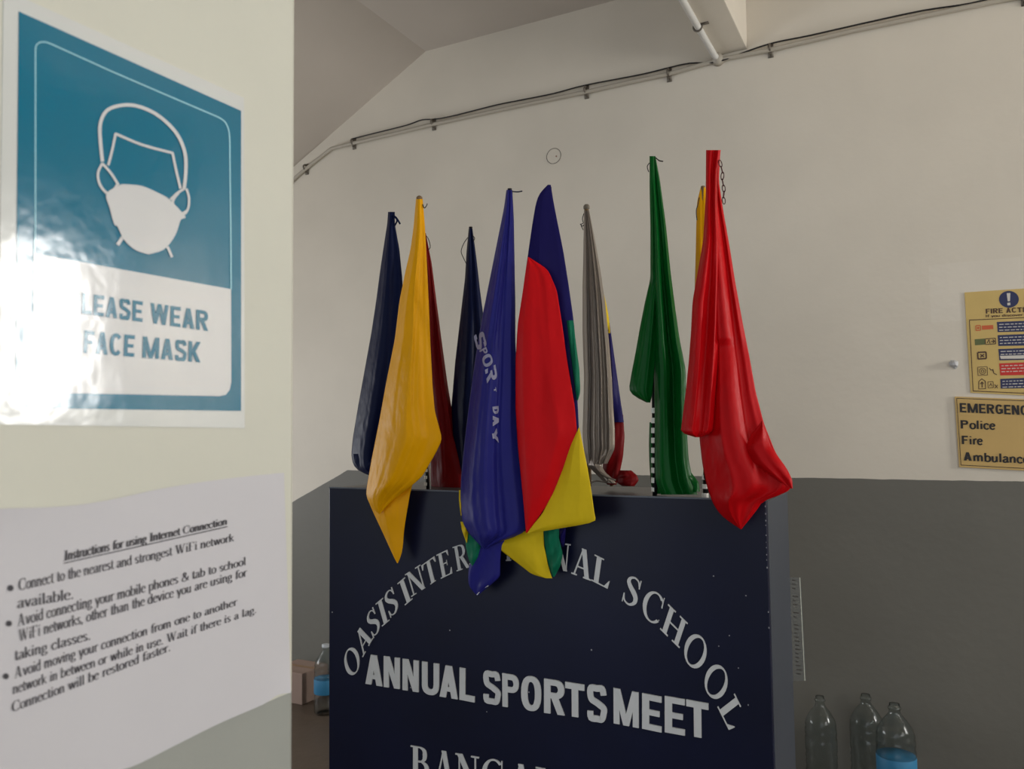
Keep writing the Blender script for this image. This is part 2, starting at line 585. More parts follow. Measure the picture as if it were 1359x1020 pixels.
M_dust = mat('chipped_paint', rgb(150, 150, 155), .8)


def satin(name, col, rough=.36):
    m = mat(name, col, rough, .38, 30, .05, 10, sheen=0, spec=.13, stretch=(1, 1, .6), detail=2)
    m.use_backface_culling = False
    return m


F_navy = satin('navy_satin', rgb(6, 18, 56), .45)
F_blue = satin('royal_blue_satin', rgb(38, 38, 118), .4)
F_deep = satin('deep_blue_cloth', rgb(26, 20, 84), .5)
F_yel = satin('golden_yellow_satin', rgb(232, 164, 4), .42)
F_lem = satin('lemon_yellow_cloth', rgb(214, 184, 28), .6)
F_red = satin('red_satin', rgb(184, 5, 14), .42)
F_red2 = satin('scarlet_cloth', rgb(206, 12, 20), .55)
F_dred = satin('dark_red_satin', rgb(112, 8, 12), .45)
F_grn = satin('green_satin', rgb(6, 84, 30), .32)
F_grn2 = satin('green_cloth', rgb(16, 104, 76), .55)
F_gry = mat('silver_grey_satin', rgb(140, 130, 120), .3, .1, 22, metal=.35, spec=.3)
M_thread = mat('dark_thread', rgb(40, 32, 30), .8)
M_chain = mat('dark_red_chain', rgb(70, 22, 26), .5, metal=.3)
M_dowel = mat('wooden_dowel', rgb(120, 96, 66), .6, .1, 60)
M_black = mat('black_staff', rgb(18, 18, 20), .4)
M_tape = mat('white_tape', rgb(225, 225, 215), .5)
M_print = mat('white_flag_print', rgb(150, 148, 175), .5)

# ------------------------------------------------------------------ the room
YB = 3.1
XL = -0.52
ZC = 3.043
struct(MB().box((-4.6, YB, -0.1), (WX + .2, YB + .15, 3.4)).build('wall_back', M_wall_back))
struct(MB().box((XL - .12, -2.6, 0), (XL, 0.569, ZC)).build('wall_left', M_wall_left, bevel=.006))
struct(MB().box((-4.6, -3.2, -0.12), (WX + .2, YB, 0)).build('floor', M_floor))
# ceiling: flat to the right, sloping stair soffit to the left
m = MB()
xs, zs = -2.032, ZC
xe = -4.6
ze = ZC + (xe - xs) * (3.043 - 2.638) / (2.813 - 2.032)
prof = [(WX + .2, zs), (xs, zs), (xe, ze), (xe, ze + .15), (xs, zs + .15), (WX + .2, zs + .15)]
n = len(m.v)
for y in (-3.2, YB):
    m.v += [(x, y, z) for x, z in prof]
k = len(prof)
for i in range(k):
    j = (i + 1) % k
    m.f.append((i, j, k + j, k + i))
m.f += [(5, 4, 1, 0), (4, 3, 2, 1), (k, k + 1, k + 4, k + 5), (k + 1, k + 2, k + 3, k + 4)]
struct(m.build('ceiling', M_ceil))
# right wall with two window openings
m = MB()
ops = [(-1.4, 1.0, 1.0, 2.4), (2.36, 2.86, 1.33, 2.23)]
for (y0, y1, z0, z1) in ((-3.2, -1.4, 0, ZC), (1.0, 2.36, 0, ZC), (2.86, YB, 0, ZC), (-1.4, 1.0, 0, 1.0), (-1.4, 1.0, 2.4, ZC), (2.36, 2.86, 0, 1.33), (2.36, 2.86, 2.23, ZC)):
    m.box((WX, y0, z0), (WX + .2, y1, z1))
struct(m.build('wall_right', M_wall_left))
for i, (y0, y1, z0, z1) in enumerate(ops):
    m = MB()
    t = .03
    m.box((WX + .02, y0, z0), (WX + .06, y0 + t, z1)).box((WX + .02, y1 - t, z0), (WX + .06, y1, z1))
    m.box((WX + .02, y0, z0), (WX + .06, y1, z0 + t)).box((WX + .02, y0, z1 - t), (WX + .06, y1, z1))
    if i == 0:
        m.box((WX + .02, -.22, z0), (WX + .06, -.18, z1))
    struct(m.build('window_%d' % (i + 1), M_white))
# unseen stairwell end wall, with an opening added for the fill light
m = MB()
for (y0, y1, z0, z1) in ((-3.2, .7, 0, 1.72), (2.1, YB, 0, 1.72), (.7, 2.1, 0, .5), (.7, 2.1, 1.6, 1.72)):
    m.box((-4.72, y0, z0), (-4.6, y1, z1))
struct(m.build('wall_stair', M_wall_left))
# beam
bx0, bx1, bz = -0.671, -0.550, 2.707
struct(MB().box((bx0, -3.2, bz), (bx1, YB, ZC)).build('trim_1', M_wall_back, bevel=.003))

# ------------------------------------------------------------------ conduit on the back wall
cpx = [(1480, -37), (1359, -6), (1240, 18), (1130, 41), (1022, 66), (955, 79), (887, 98), (830, 110), (777, 122), (680, 142), (574, 165), (520, 178), (468, 190), (440, 197)]
cy = YB - .016
cond = empty('wall_conduit', atY(900, 95, cy), 'thin painted conduit pipe along the white back wall with a black cable above', 'pipe')
MB().tube([atY(x, y, cy) for x, y in cpx] + [atY(418, 214, cy), atY(396, 232, cy), atY(370, 256, cy)], .0085, 12).build('pipe', M_conduit, cond, True)
wob = [(1480, -44), (1400, -24), (1359, -14), (1290, 4), (1225, 14), (1150, 30), (1075, 47), (1030, 56), (1000, 65), (965, 78), (945, 83), (915, 84), (887, 90), (850, 99), (777, 113), (735, 124), (690, 133), (660, 139), (632, 146), (600, 154), (578, 158), (560, 159), (540, 166), (500, 176), (468, 184)]
MB().tube([atY(x, y, cy - .004) for x, y in catmull(wob, 4)], .0032, 8).build('cable', M_cable, cond, True)
for (x, y) in ((1360, -8), (1022, 63), (887, 96), (777, 119), (574, 162), (468, 188), (405, 222)):
    p = atY(x, y, cy)
    m = MB()
    m.box((p.x - .010, YB - .004, p.z - .034), (p.x + .010, YB, p.z + .022))
    ringp = [(p.x, cy + math.cos(a) * -.0125, p.z + math.sin(a) * .0125) for a in [math.radians(d) for d in range(-100, 101, 20)]]
    m.tube(ringp, .0045, 8)
    cl = m.build('clip', M_clip, cond, True)
    MB().tube([(p.x, YB - .014, p.z - .020), (p.x, YB - .002, p.z - .020)], .006, 8).build('screw', M_clip, cl)
# pipe along the beam
xb = bx0 - .002
cb = empty('beam_conduit', (xb, YB - .3, bz - .004), 'short white conduit pipe running along the lower edge of the ceiling beam', 'pipe')
MB().tube([(xb + .004, -.6, bz - .008), (xb + .002, 1.5, bz - .008), (xb, 2.7, bz - .008), (xb + .004, YB - .04, bz - .012), (xb + .012, YB - .016, bz - .02)], .012, 12).build('pipe', M_white, cb, True)
m = MB()
pc = (xb, 2.82, bz - .008)
m.tube([(pc[0] + math.cos(a) * .0155, pc[1], pc[2] + math.sin(a) * .0155) for a in [math.radians(d) for d in range(0, 361, 24)]], .004, 6, False)
m.box((pc[0] + .012, pc[1] - .008, bz - .003), (pc[0] + .04, pc[1] + .008, bz))
m.build('clip', M_clip, cb, True)
MB().lathe([(.02, -.012), (.024, -.006), (.024, .006), (.016, .012)], 0, 0, 0, 20)
je = MB().tube([(xb + .012, YB - .03, bz - .02), (xb + .012, YB - .001, bz - .02)], [.02, .024], 16).build('junction_collar', M_conduit, cb, True)

# round cover and the plug in the wall
p = atY(735, 207, YB)
cv = empty('wall_cover', p, 'small round cover plate painted the colour of the back wall, above the flags', 'cover')
MB().tube([(p.x, YB - .0015, p.z), (p.x, YB, p.z)], [.031, .033], 32).build('disc', M_wall_back, cv)
MB().tube([(p.x + math.cos(a) * .0335, YB - .001, p.z + math.sin(a) * .0335) for a in [math.radians(d) for d in range(0, 361, 12)]], .0011, 6, False).build('rim', mat('cover_rim', rgb(100, 92, 84), .7), cv, True)
MB().tube([(p.x + .013, YB - .005, p.z - .004), (p.x + .013, YB - .001, p.z - .004)], .003, 8).build('screw', mat('rusty_screw', rgb(130, 80, 60), .5), cv)
p = atY(1266, 483, YB)
m = MB()
rr = random.Random(3)
prof_ = [(0.016, 0), (0.013, .006), (.010, .012), (.005, .017)]
for i in range(4):
    r_, d_ = prof_[i]
    for k_ in range(9):
        a = 2 * math.pi * k_ / 9
        q = r_ * rr.uniform(.7, 1.2)
        m.v.append((p.x + math.cos(a) * q, YB - d_, p.z + math.sin(a) * q))
for i in range(3):
    for k_ in range(9):
        j = (k_ + 1) % 9
        m.f.append((i * 9 + k_, i * 9 + j, i * 9 + 9 + j, i * 9 + 9 + k_))
m.f.append(tuple(27 + k_ for k_ in range(9)))
tag(m.build('wall_plug', mat('plug_putty', rgb(176, 176, 178), .6)), 'small crumpled grey plug stuck in the back wall left of the fire notice', 'plug')

# ------------------------------------------------------------------ fire action notice (back wall)
M_fa = mat('tan_notice_board', rgb(200, 172, 104), .5, .03, 60, .05, 9)
M_fa2 = mat('tan_sign_board', rgb(192, 160, 98), .5, .03, 60, .05, 9)
M_fblue = mat('notice_blue', rgb(38, 44, 84), .5)
M_fred = mat('notice_red', rgb(196, 44, 34), .5)
M_fora = mat('notice_orange', rgb(196, 92, 50), .5)
M_fgrn = mat('notice_olive', rgb(92, 100, 58), .5)
M_ink = mat('black_ink', rgb(30, 26, 26), .5)
M_brn = mat('brown_ink', rgb(74, 48, 34), .5)
M_pale = mat('pale_print', rgb(206, 200, 190), .5)


def PB(d):
    return lambda x, y: atY(x, y, YB - d)


def quadmb(mb, pts, proj):
    mb.poly([proj(x, y) for x, y in pts])
    return mb


def frame_lines(mb, pts, w_, proj):
    P = [Vector(p) for p in pts]
    for i in range(len(P)):
        a, b = P[i], P[(i + 1) % len(P)]
        for q in ribbon([tuple(a), tuple(b)], w_):
            mb.poly([proj(x, y) for x, y in q])


def slab_px(name, pts, Y, t, m_, parent):
    mb = MB()
    mb.slab([atY(x, y, Y) for x, y in pts], (0, -1, 0), t)
    return mb.build(name, m_, parent)


fa = empty('fire_notice', atY(1340, 520, YB), 'tan fire action notice with a blue exclamation circle on top, taped to the back wall', 'sign')
slab_px('board', [(1280, 388), (1402, 380), (1407, 527), (1288, 521)], YB, .0025, M_fa, fa)
pj = PB(.0029)
m = MB()
cxp, cyp = 1339, 397
m.poly([pj(cxp + 13.2 * math.cos(a), cyp + 11.2 * math.sin(a)) for a in [math.radians(-d) for d in range(0, 360, 12)]])
em = m.build('warning_disc', M_fblue, fa)
m = MB()
pj2 = PB(.0033)
m.poly([pj2(*q) for q in ((1336, 389), (1341, 388.6), (1340.3, 399.5), (1337.4, 399.7))])
m.poly([pj2(*q) for q in ((1336.8, 401.6), (1340.8, 401.3), (1341, 404.8), (1337, 405.0))])
m.build('exclamation_mark', M_pale, em)
m = MB()
text_on(m, 'FIRE ACTION', [(1308, 409.6), (1376, 406.6), (1308.4, 416), (1376.4, 413.4)], pj, 'sans', True)
text_on(m, 'If you discover a fire'.replace('I', 'l'), [(1308, 417.6), (1378, 414.8), (1308, 420.8), (1378, 418.2)], pj, 'sans', True)
frame_lines(m, [(1286.5, 424.5), (1399, 419.5), (1403, 523.5), (1291.5, 518.5)], 1.0, pj)
m.build('printing', M_brn, fa)
rows = [(1323, 427, 1324, 440.5, M_fblue), (1324, 444.5, 1325, 459, M_fblue), (1325, 463, 1326.3, 478, M_fblue), (1326, 482, 1327.6, 498, M_fred), (1327.5, 502.5, 1328, 515.5, M_fblue)]
for i, (x0, y0, x1, y1, mm) in enumerate(rows):
    m = MB()
    m.poly([pj(*q) for q in ((x0, y0), (x0 + 74, y0 - 3), (x1 + 74, y1 - 1.4), (x1, y1))])
    bb = m.build('text_panel', mm, fa)
    m = MB()
    rr = random.Random(i)
    if i == 2:
        m.poly([pj2(*q) for q in ((x0 + 2, y0 + 9), (x0 + 73, y0 + 7), (x1 + 72, y1 - 3), (x1 + 2, y1 - 2))])
    for k_ in range(3 if i != 2 else 2):
        x = x0 + 3
        yy = y0 + 3.4 + k_ * 3.9
        while x < x0 + 68:
            wl = rr.uniform(2, 7)
            for q in ribbon([(x, yy - (x - x0) * .035), (x + wl, yy - (x + wl - x0) * .035)], 1.0):
                m.poly([pj2(a, b) for a, b in q])
            x += wl + 1.6
    m.build('fine_print', M_pale, bb)
m = MB()
m.poly([pj(*q) for q in ((1303, 432), (1318, 431), (1318.5, 436.5), (1303.5, 437.5))])
m.build('orange_symbol', M_fora, fa)
m = MB()
frame_lines(m, [(1295, 432), (1301, 431.5), (1301.5, 438), (1295.5, 438.5)], 1.2, pj)
m.poly([pj(1298.2 + 1.7 * math.cos(math.radians(-d)), 435 + 1.7 * math.sin(math.radians(-d))) for d in range(0, 360, 45)])
m.build('alarm_symbol', M_fora, fa)
m = MB()
m.poly([pj(*q) for q in ((1293.5, 450), (1307, 449), (1307.4, 457), (1294, 458))])
m.build('green_symbol', M_fgrn, fa)
m = MB()
frame_lines(m, [(1307.5, 449.5), (1321, 448.5), (1321.4, 456), (1308, 457)], 1.1, pj)
for q in ribbon([(1310, 455), (1312.5, 450.5), (1314, 455.5)], 1.2) + ribbon([(1315.5, 453), (1320, 452.6)], 1.4) + ribbon([(1317.5, 450.3), (1320, 452.6), (1317.8, 455)], 1.2):
    m.poly([pj(a, b) for a, b in q])
m.build('line_symbol', M_brn, fa)
m = MB()
frame_lines(m, [(1297.5, 467.5), (1308.5, 466.8), (1309, 475.5), (1298, 476.2)], 2.0, pj)
for q in ribbon([(1301, 470), (1306, 473.5)], 1.6) + ribbon([(1301, 474), (1306, 469.5)], 1.4):
    m.poly([pj(a, b) for a, b in q])
m.build('line_symbol', M_brn, fa)
m = MB()
frame_lines(m, [(1297.5, 487), (1310, 486.2), (1310.6, 497.5), (1298, 498.2)], .8, pj)
for rad in (4.2, 1.9):
    for q in ribbon([(1304 + rad * math.cos(math.radians(d)), 492.3 + rad * math.sin(math.radians(d))) for d in range(0, 361, 30)], .8):
        m.poly([pj(a, b) for a, b in q])
for q in ribbon([(1313, 488), (1315, 491), (1317.5, 490), (1319, 495), (1323, 497)], 1.0):
    m.poly([pj(a, b) for a, b in q])
m.build('line_symbol', M_brn, fa)
m = MB()
for q in ribbon([(1299, 516), (1299, 506), (1303, 502.5), (1307.5, 505.5), (1308, 515.5), (1299, 516)], 1.0) + ribbon([(1303.5, 514), (1303.2, 507)], 1.4) + ribbon([(1301, 509.5), (1303.2, 506.5), (1305.6, 509.2)], 1.0):
    m.poly([pj(a, b) for a, b in q])
frame_lines(m, [(1311, 506.5), (1318, 506), (1318.5, 514), (1311.5, 514.6)], .8, pj)
for q in ribbon([(1313, 512.5), (1315, 508.5), (1316.5, 512.3)], .9) + ribbon([(1320, 510), (1322.5, 512.5), (1324, 510.5)], 1.1) + ribbon([(1320, 515), (1322.5, 512.5), (1324, 515)], 1.0):
    m.poly([pj(a, b) for a, b in q])
m.build('line_symbol', M_brn, fa)

es = empty('emergency_sign', atY(1320, 620, YB), 'tan board listing emergency services in black letters, below the fire notice', 'sign')
slab_px('board', [(1267, 526), (1425, 532), (1431, 628), (1273, 619.5)], YB, .005, M_fa2, es)
m = MB()
pj = PB(.0054)
frame_lines(m, [(1269.6, 528.3), (1422, 534), (1428, 625), (1275.4, 616.8)], .8, pj)
text_on(m, 'EMERGENCY', [(1273.5, 534.5), (1377, 538.5), (1274, 546.8), (1377.6, 551.4)], pj, 'sans', True)
text_on(m, 'Police', [(1274.6, 557.2), (1321.0, 558.4), (1275, 568.4), (1321.3, 569.6)], pj, 'sans', True)
text_on(m, 'Fire', [(1276.2, 577.8), (1304.2, 578.6), (1276.6, 589.0), (1304.5, 590)], pj, 'sans', True)
text_on(m, 'Ambulance', [(1278.6, 599.6), (1366, 603), (1279, 610.8), (1366.4, 614.8)], pj, 'sans', True)
m.build('lettering', M_ink, es)

# ------------------------------------------------------------------ face mask poster (near left wall)
M_lam = mat('laminate_sheet', rgb(206, 208, 205), .25, .12, 12, 0, coat=1, spec=0.0, coat_rough=.13, detail=4)
M_pblue = mat('poster_blue', rgb(2, 108, 138), .35, .12, 12, .05, 6, coat=1, spec=0.0, coat_rough=.13, detail=4)
M_pwhite = mat('poster_white', rgb(208, 208, 208), .35, .12, 12, 0, coat=1, spec=0.0, coat_rough=.13, detail=4)
M_pline = mat('poster_pale_line', rgb(160, 214, 226), .35, .12, 12, 0, coat=1, spec=0.0, coat_rough=.13, detail=4)


def PX(d):
    return lambda x, y: atX(x, y, XL + d)


po = empty('face_mask_poster', atX(170, 560, XL), 'glossy laminated blue and white poster asking to wear a face mask', 'poster')
quad = [(9, -12), (323, 128), (326, 566), (0, 561)]
mb = MB()
mb.slab([atX(x, y, XL) for x, y in [(4, -14), (323, 130), (324, 568), (-4, 563)]], (1, 0, 0), .0008)
mb.build('laminate_sheet', M_lam, po)
pj = PX(.0012)
mb = MB()
# subdivided so the laminate can reflect evenly
mb.poly([pj(*q) for q in ((25, 15), (320, 147), (320, 545), (20, 541))])
mb.build('blue_print', M_pblue, po)
pj = PX(.0015)


def path_px(mb, pts, w_, proj, closed=False, n_=5):
    P = catmull([tuple(p) for p in pts], n_)
    for q in ribbon(P, w_):
        mb.poly([proj(x, y) for x, y in q])


def c1(x, y):
    return (x / 3.3975, y / 3.3975)


def c2(x, y):
    return (x / 3.3975, y / 3.3975 + 280)


mb = MB()
border = [c1(160, 1019), c1(160, 700), c1(160, 250), c1(162, 210), c1(178, 192), c1(205, 190), c1(235, 200), c1(500, 320), c1(760, 432), c1(985, 528), c1(1015, 550), c1(1032, 590), c1(1036, 640), c1(1040, 1000)]
P = [border[0], border[1], border[2]] + catmull(border[2:7], 5)[1:] + [border[7], border[8], border[9]] + catmull(border[9:13], 5)[1:] + [border[13], c2(1042, 352)]
for q in ribbon(P, 1.7):
    mb.poly([pj(x, y) for x, y in q])
for q in ribbon([c1(160, 1019), c2(155, 190)], 1.7):
    mb.poly([pj(x, y) for x, y in q])
mb.build('border_line', M_pline, po)
mb = MB()
pan = [c2(152, 190), c2(380, 232), c2(1042, 352), c2(1043, 770), c2(1036, 805), c2(1018, 828), c2(990, 834), c2(600, 826), c2(300, 820), c2(180, 815), c2(160, 800), c2(150, 770)]
mb.poly([pj(x, y) for x, y in reversed(pan)])
mb.build('white_panel', M_pwhite, po)
pj = PX(.0018)
mb = MB()
path_px(mb, [c1(462, 728), c1(453, 640), c1(452, 560), c1(480, 500), c1(540, 476), c1(610, 476), c1(690, 506), c1(755, 555), c1(805, 615), c1(834, 690), c1(838, 770), c1(830, 850)], 4.6, pj)
for seg in ([c1(488, 745), c1(505, 680), c1(522, 600)], [c1(520, 602), c1(640, 652), c1(780, 690)], [c1(778, 688), c1(795, 770), c1(814, 850)], [c1(460, 735), c1(500, 780), c1(535, 835)], [c1(832, 850), c1(800, 870), c1(768, 900)]):
    path_px(mb, seg, 3.4, pj)
path_px(mb, [c1(462, 735), c1(442, 780), c1(450, 830), c1(480, 868), c1(505, 865), c1(530, 830)], 3.4, pj)
path_px(mb, [c1(840, 850), c1(852, 890), c1(848, 940), c1(825, 968), c1(800, 955), c1(780, 920), c1(785, 895), c1(805, 870)], 3.2, pj)
mask_l = [c1(545, 832), c1(480, 872), c1(495, 940), c1(515, 1010), c2(530, 70), c2(560, 130), c2(610, 175), c2(670, 195)]
mask_r = [c1(560, 830), c1(640, 838), c1(720, 872), c1(765, 900), c1(835, 975), c2(815, 40), c2(790, 110), c2(740, 172), c2(670, 195)]
# mask body as a fan of quads between matching points
L_ = catmull(mask_l, 4)
R_ = catmull(mask_r, 4)
body = [(554 / 3.3975, 830 / 3.3975)] + R_ + list(reversed(L_))[1:]
mb.poly([pj(x, y) for x, y in body])
path_px(mb, [c1(700, 985), c1(775, 1000), c1(835, 975)], 2.5, pj)
path_px(mb, [c2(555, 115), c2(545, 130), c2(530, 152)], 4.8, pj)
path_px(mb, [c2(755, 160), c2(766, 185), c2(776, 208)], 3.4, pj)
path_px(mb, [c2(790, 20), c2(815, 16), c2(842, 0)], 4, pj)
mb.build('masked_head_drawing', M_pwhite, po)
mb = MB()
text_on(mb, 'PLEASE WEAR', [(91, 385.5), (278.5, 413), (90, 413.5), (278.5, 439.5)], pj, 'sans', True)
mb.build('lettering', M_pblue, po)
mb = MB()
text_on(mb, 'FACE MASK', [(112, 438), (269, 454), (110.5, 468), (268.5, 481)], pj, 'sans', True)
mb.build('lettering', M_pblue, po)

# ------------------------------------------------------------------ wifi instructions notice
M_paper = mat('white_paper', rgb(196, 194, 198), .6, .12, 14, .02, 6)
M_pink = mat('grey_toner', rgb(62, 60, 66), .6)
M_tline = mat('clear_tape', rgb(205, 203, 192), .2, spec=.6)
nt_ = empty('instruction_sheet', atX(200, 1000, XL), 'tilted white paper sheet with printed internet instructions below the poster', 'paper')


def curl(x, y):
    """paper lifts off the wall a little along its top left and lower right edges"""
    a = max(0, 1 - x / 240) * max(0, 1 - (y - 640) / 90)
    b = max(0, (x - 330) / 60) * max(0, (y - 850) / 80)
    return .0012 + .006 * a * a + .006 * b * b


def pj_paper(d):
    return lambda x, y: atX(x, y, XL + curl(x, y) + d)


mb = MB()
tl, tr, bl, br = Vector((-60, 684)), Vector((377, 627)), Vector((-60, 1108)), Vector((386, 919))
top_edge = catmull([(-60, 684), (0, 675), (60, 673), (110, 669), (160, 660), (220, 647), (300, 635), (377, 627)], 4)
bot_edge = catmull([(-60, 1108), (0, 1078), (60, 1050), (120, 1028), (170, 1019), (230, 990), (290, 960), (350, 934), (368, 922), (386, 919)], 4)


def samp(e, u):
    f = u * (len(e) - 1)
    i = min(int(f), len(e) - 2)
    return Vector(e[i]).lerp(Vector(e[i + 1]), f - i)


NU, NV = 40, 24
for j in range(NV + 1):
    for i in range(NU + 1):
        u, v = i / NU, j / NV
        p = samp(top_edge, u).lerp(samp(bot_edge, u), v)
        mb.v.append(tuple(atX(p.x, p.y, XL + curl(p.x, p.y))))
for j in range(NV):
    for i in range(NU):
        a = j * (NU + 1) + i
        mb.f.append((a, a + NU + 1, a + NU + 2, a + 1))
mb.build('paper', M_paper, nt_, True)
pj = pj_paper(.0006)
lines = [
    ('Instructions for using Internet Connection', (86, 730.5), (302, 686), (85, 744), (302, 695.5), True),
    ('Connect to the nearest and strongest WiFi network', (25, 768), (311, 707), (25, 783.5), (311, 717.5), False),
    ('available.', (23.5, 792), (98.6, 780), (23.5, 807), (98.6, 794), False),
    ('Avoid connecting your mobile phones & tab to school', (23.5, 815), (327, 738.5), (23.5, 831), (327, 749), False),
    ('WiFi networks, other than the device you are using for', (25, 835.5), (328, 753), (25, 851), (328, 764), False),
    ('taking classes.', (19.5, 862), (121, 834.5), (19.5, 876.5), (121, 848), False),
    ('Avoid moving your connection from one to another', (19.5, 885), (315, 792.5), (19.5, 900), (315, 802.5), False),
    ('network in between or while in use. Wait if there is a lag.', (17, 907), (341, 802.5), (17, 921), (341, 812.5), False),
    ('Connection will be restored faster.', (16, 931), (227, 851.5), (16, 945), (227, 863), False)]
mb = MB()
for (tx, a, b, c, d, bold) in lines:
    text_on(mb, tx, [a, b, c, d], pj, 'serif', bold)
for q in ribbon([(85, 747), (302, 698.5)], 1.3):
    mb.poly([pj(x, y) for x, y in q])
for (x, y, r_) in ((14, 780, 4.2), (12, 827, 4.0), (8, 897, 4.0)):
    mb.poly([pj(x + r_ * math.cos(a), y + r_ * math.sin(a)) for a in [math.radians(-d) for d in range(0, 360, 30)]])
mb.build('lettering', M_pink, nt_)

# ------------------------------------------------------------------ podium
PY = 1.45
PL, PR, PT, PBk = -1.222, -0.248, 1.122, 1.70
pd = empty('podium', ((PL + PR) / 2, (PY + PBk) / 2, 0), 'navy blue sports meet podium with silver lettering on its front and flags on top', 'podium')
MB().box((PL, PY, 0.02), (PR, PY + .018, PT - .002)).build('front_panel', M_navy, pd, bevel=.0012)
MB().box((PL + .002, PY + .0185, 0.02), (PL + .020, PBk, PT - .014)).build('side_panel', M_side, pd, bevel=.001)
MB().box((PR - .018, PY + .0185, 0.02), (PR, PBk, PT - .006)).build('side_panel', M_side, pd, bevel=.001)
MB().box((PL + .002, PY + .0185, PT - .018), (PR - .0185, PBk - .001, PT - .0035)).build('top_board', M_ptop, pd, bevel=.001)
MB().box((PL + .021, PBk - .012, 0.02), (PR - .019, PBk - .002, PT - .019)).build('back_panel', M_side, pd)
MB().box((PL + .01, PY + .01, 0), (PR - .01, PBk - .01, .02)).build('plinth', M_black, pd)
MB().box((PL, PY - .0006, PT - .0035), (PR, PY + .003, PT - .0005)).build('edge_strip', mat('worn_edge', rgb(92, 98, 108), .5), pd)
mb = MB()
rr = random.Random(5)
for k_ in range(16):      # chips along the right front edge and specks on the face
    z = PT - .01 - k_ * .012 - rr.uniform(0, .006)
    if k_ > 9:
        z = PT - rr.uniform(.1, .7)
    s_ = rr.uniform(.0008, .0018)
    mb.box((PR - .0018, PY - .0007, z), (PR - .0018 + s_, PY, z + s_ * 1.5))
for (x, y) in ((597, 836), (441, 812), (785, 862), (947, 764), (990, 790), (954, 857), (968, 843), (980, 886), (993, 935), (545, 912), (646, 944), (702, 918), (945, 924)):
    p = atY(x, y, PY)
    s_ = rr.uniform(.0008, .0014)
    mb.box((p.x - s_, PY - .0006, p.z - s_), (p.x + s_, PY, p.z + s_))
mb.build('paint_chips', M_dust, pd)['kind'] = 'stuff'


def pod_letter(polys, W, ctr, b, u, thick=.0022):
    """place a glyph (design box W x 1) as an affine box on the podium face"""
    mb = MB()
    for p in polys:
        pts = []
        for x, y in p:
            X_ = ctr[0] + (x / W - .5) * b[0] + (y - .5) * u[0]
            Y_ = ctr[1] + (x / W - .5) * b[1] + (y - .5) * u[1]
            pts.append(atY(X_, Y_, PY))
        # keep winding facing the viewer
        nrm = (pts[1] - pts[0]).cross(pts[2] - pts[1])
        if nrm.y < 0:
            pts.reverse()
        mb.slab(pts, (0, -1, 0), thick + 2e-5 * (len(mb.f) % 31))
    return mb.build('letter', M_letter, pd)


def A_(cx, cy_, s_, ox, oy):
    return (cx / s_ + ox, cy_ / s_ + oy)


s1 = 4.635
arc = [('O', (128, 820), (66, -110), (-60, -125)), ('A', (198, 681), (63, -115), (-56, -113)), ('S', (260, 581), (54, -72), (-50, -132)),
       ('I', (316, 518), (44, -37), (-40, -140)), ('S', (371, 457), (62, -62), (-46, -138)), ('I', (454, 390), (45, -38), (-47, -135)),
       ('N', (521, 325), (92, -60), (-40, -138)), ('T', (611, 270), (80, -57), (-33, -135)), ('E', (700, 221), (76, -37), (-28, -147)),
       ('R', (802, 179), (84, -28), (-25, -150)), ('N', (886, 140), (88, -20), (-18, -152)), ('A', (985, 128), (86, -10), (-8, -154)),
       ('T', (1090, 125), (78, -2), (0, -156)), ('I', (1165, 128), (40, 2), (4, -158)), ('O', (1240, 135), (84, 6), (8, -160))]
for ch, c, b, u in arc:
    W, q = serif_cap(ch)
    pod_letter(q, W, A_(c[0], c[1], s1, 440, 700), (b[0] / s1, b[1] / s1), (u[0] / s1, u[1] / s1))
for ch, c, b, u in [('N', (490, 178), (95, 14), (14, -168)), ('A', (620, 217), (120, 45), (20, -172)), ('L', (738, 271), (110, 56), (22, -160))]:
    W, q = serif_cap(ch)
    pod_letter(q, W, A_(c[0], c[1], s1, 640, 700), (b[0] / s1, b[1] / s1), (u[0] / s1, u[1] / s1))
s3 = 4.08
for ch, c, b, u in [('S', (160, 180), (84, 52), (36, -150)), ('C', (271, 262), (97, 68), (42, -150)), ('H', (386, 368), (105, 104), (45, -135)),
                    ('O', (503, 504), (88, 126), (80, -130)), ('O', (615, 669), (82, 135), (90, -122)), ('L', (702, 837), (68, 137), (93, -72))]:
    W, q = serif_cap(ch)
    pod_letter(q, W, A_(c[0], c[1], s3, 800, 740), (b[0] / s3, b[1] / s3), (u[0] / s3, u[1] / s3))


def quad_letter(ch, tl, bl, br, sc, ox, oy, s_=.185):
    B_ = {'M': .80, 'L': .50, 'E': .52, 'T': .56}
    W, q = sans_cap(ch, s_, B_.get(ch, .60))
    tl, bl, br = [Vector(A_(p[0], p[1], sc, ox, oy)) for p in (tl, bl, br)]
    b = br - bl
    u = tl - bl
    c = bl + b / 2 + u / 2
    pod_letter(q, W, c, b, u, .003)


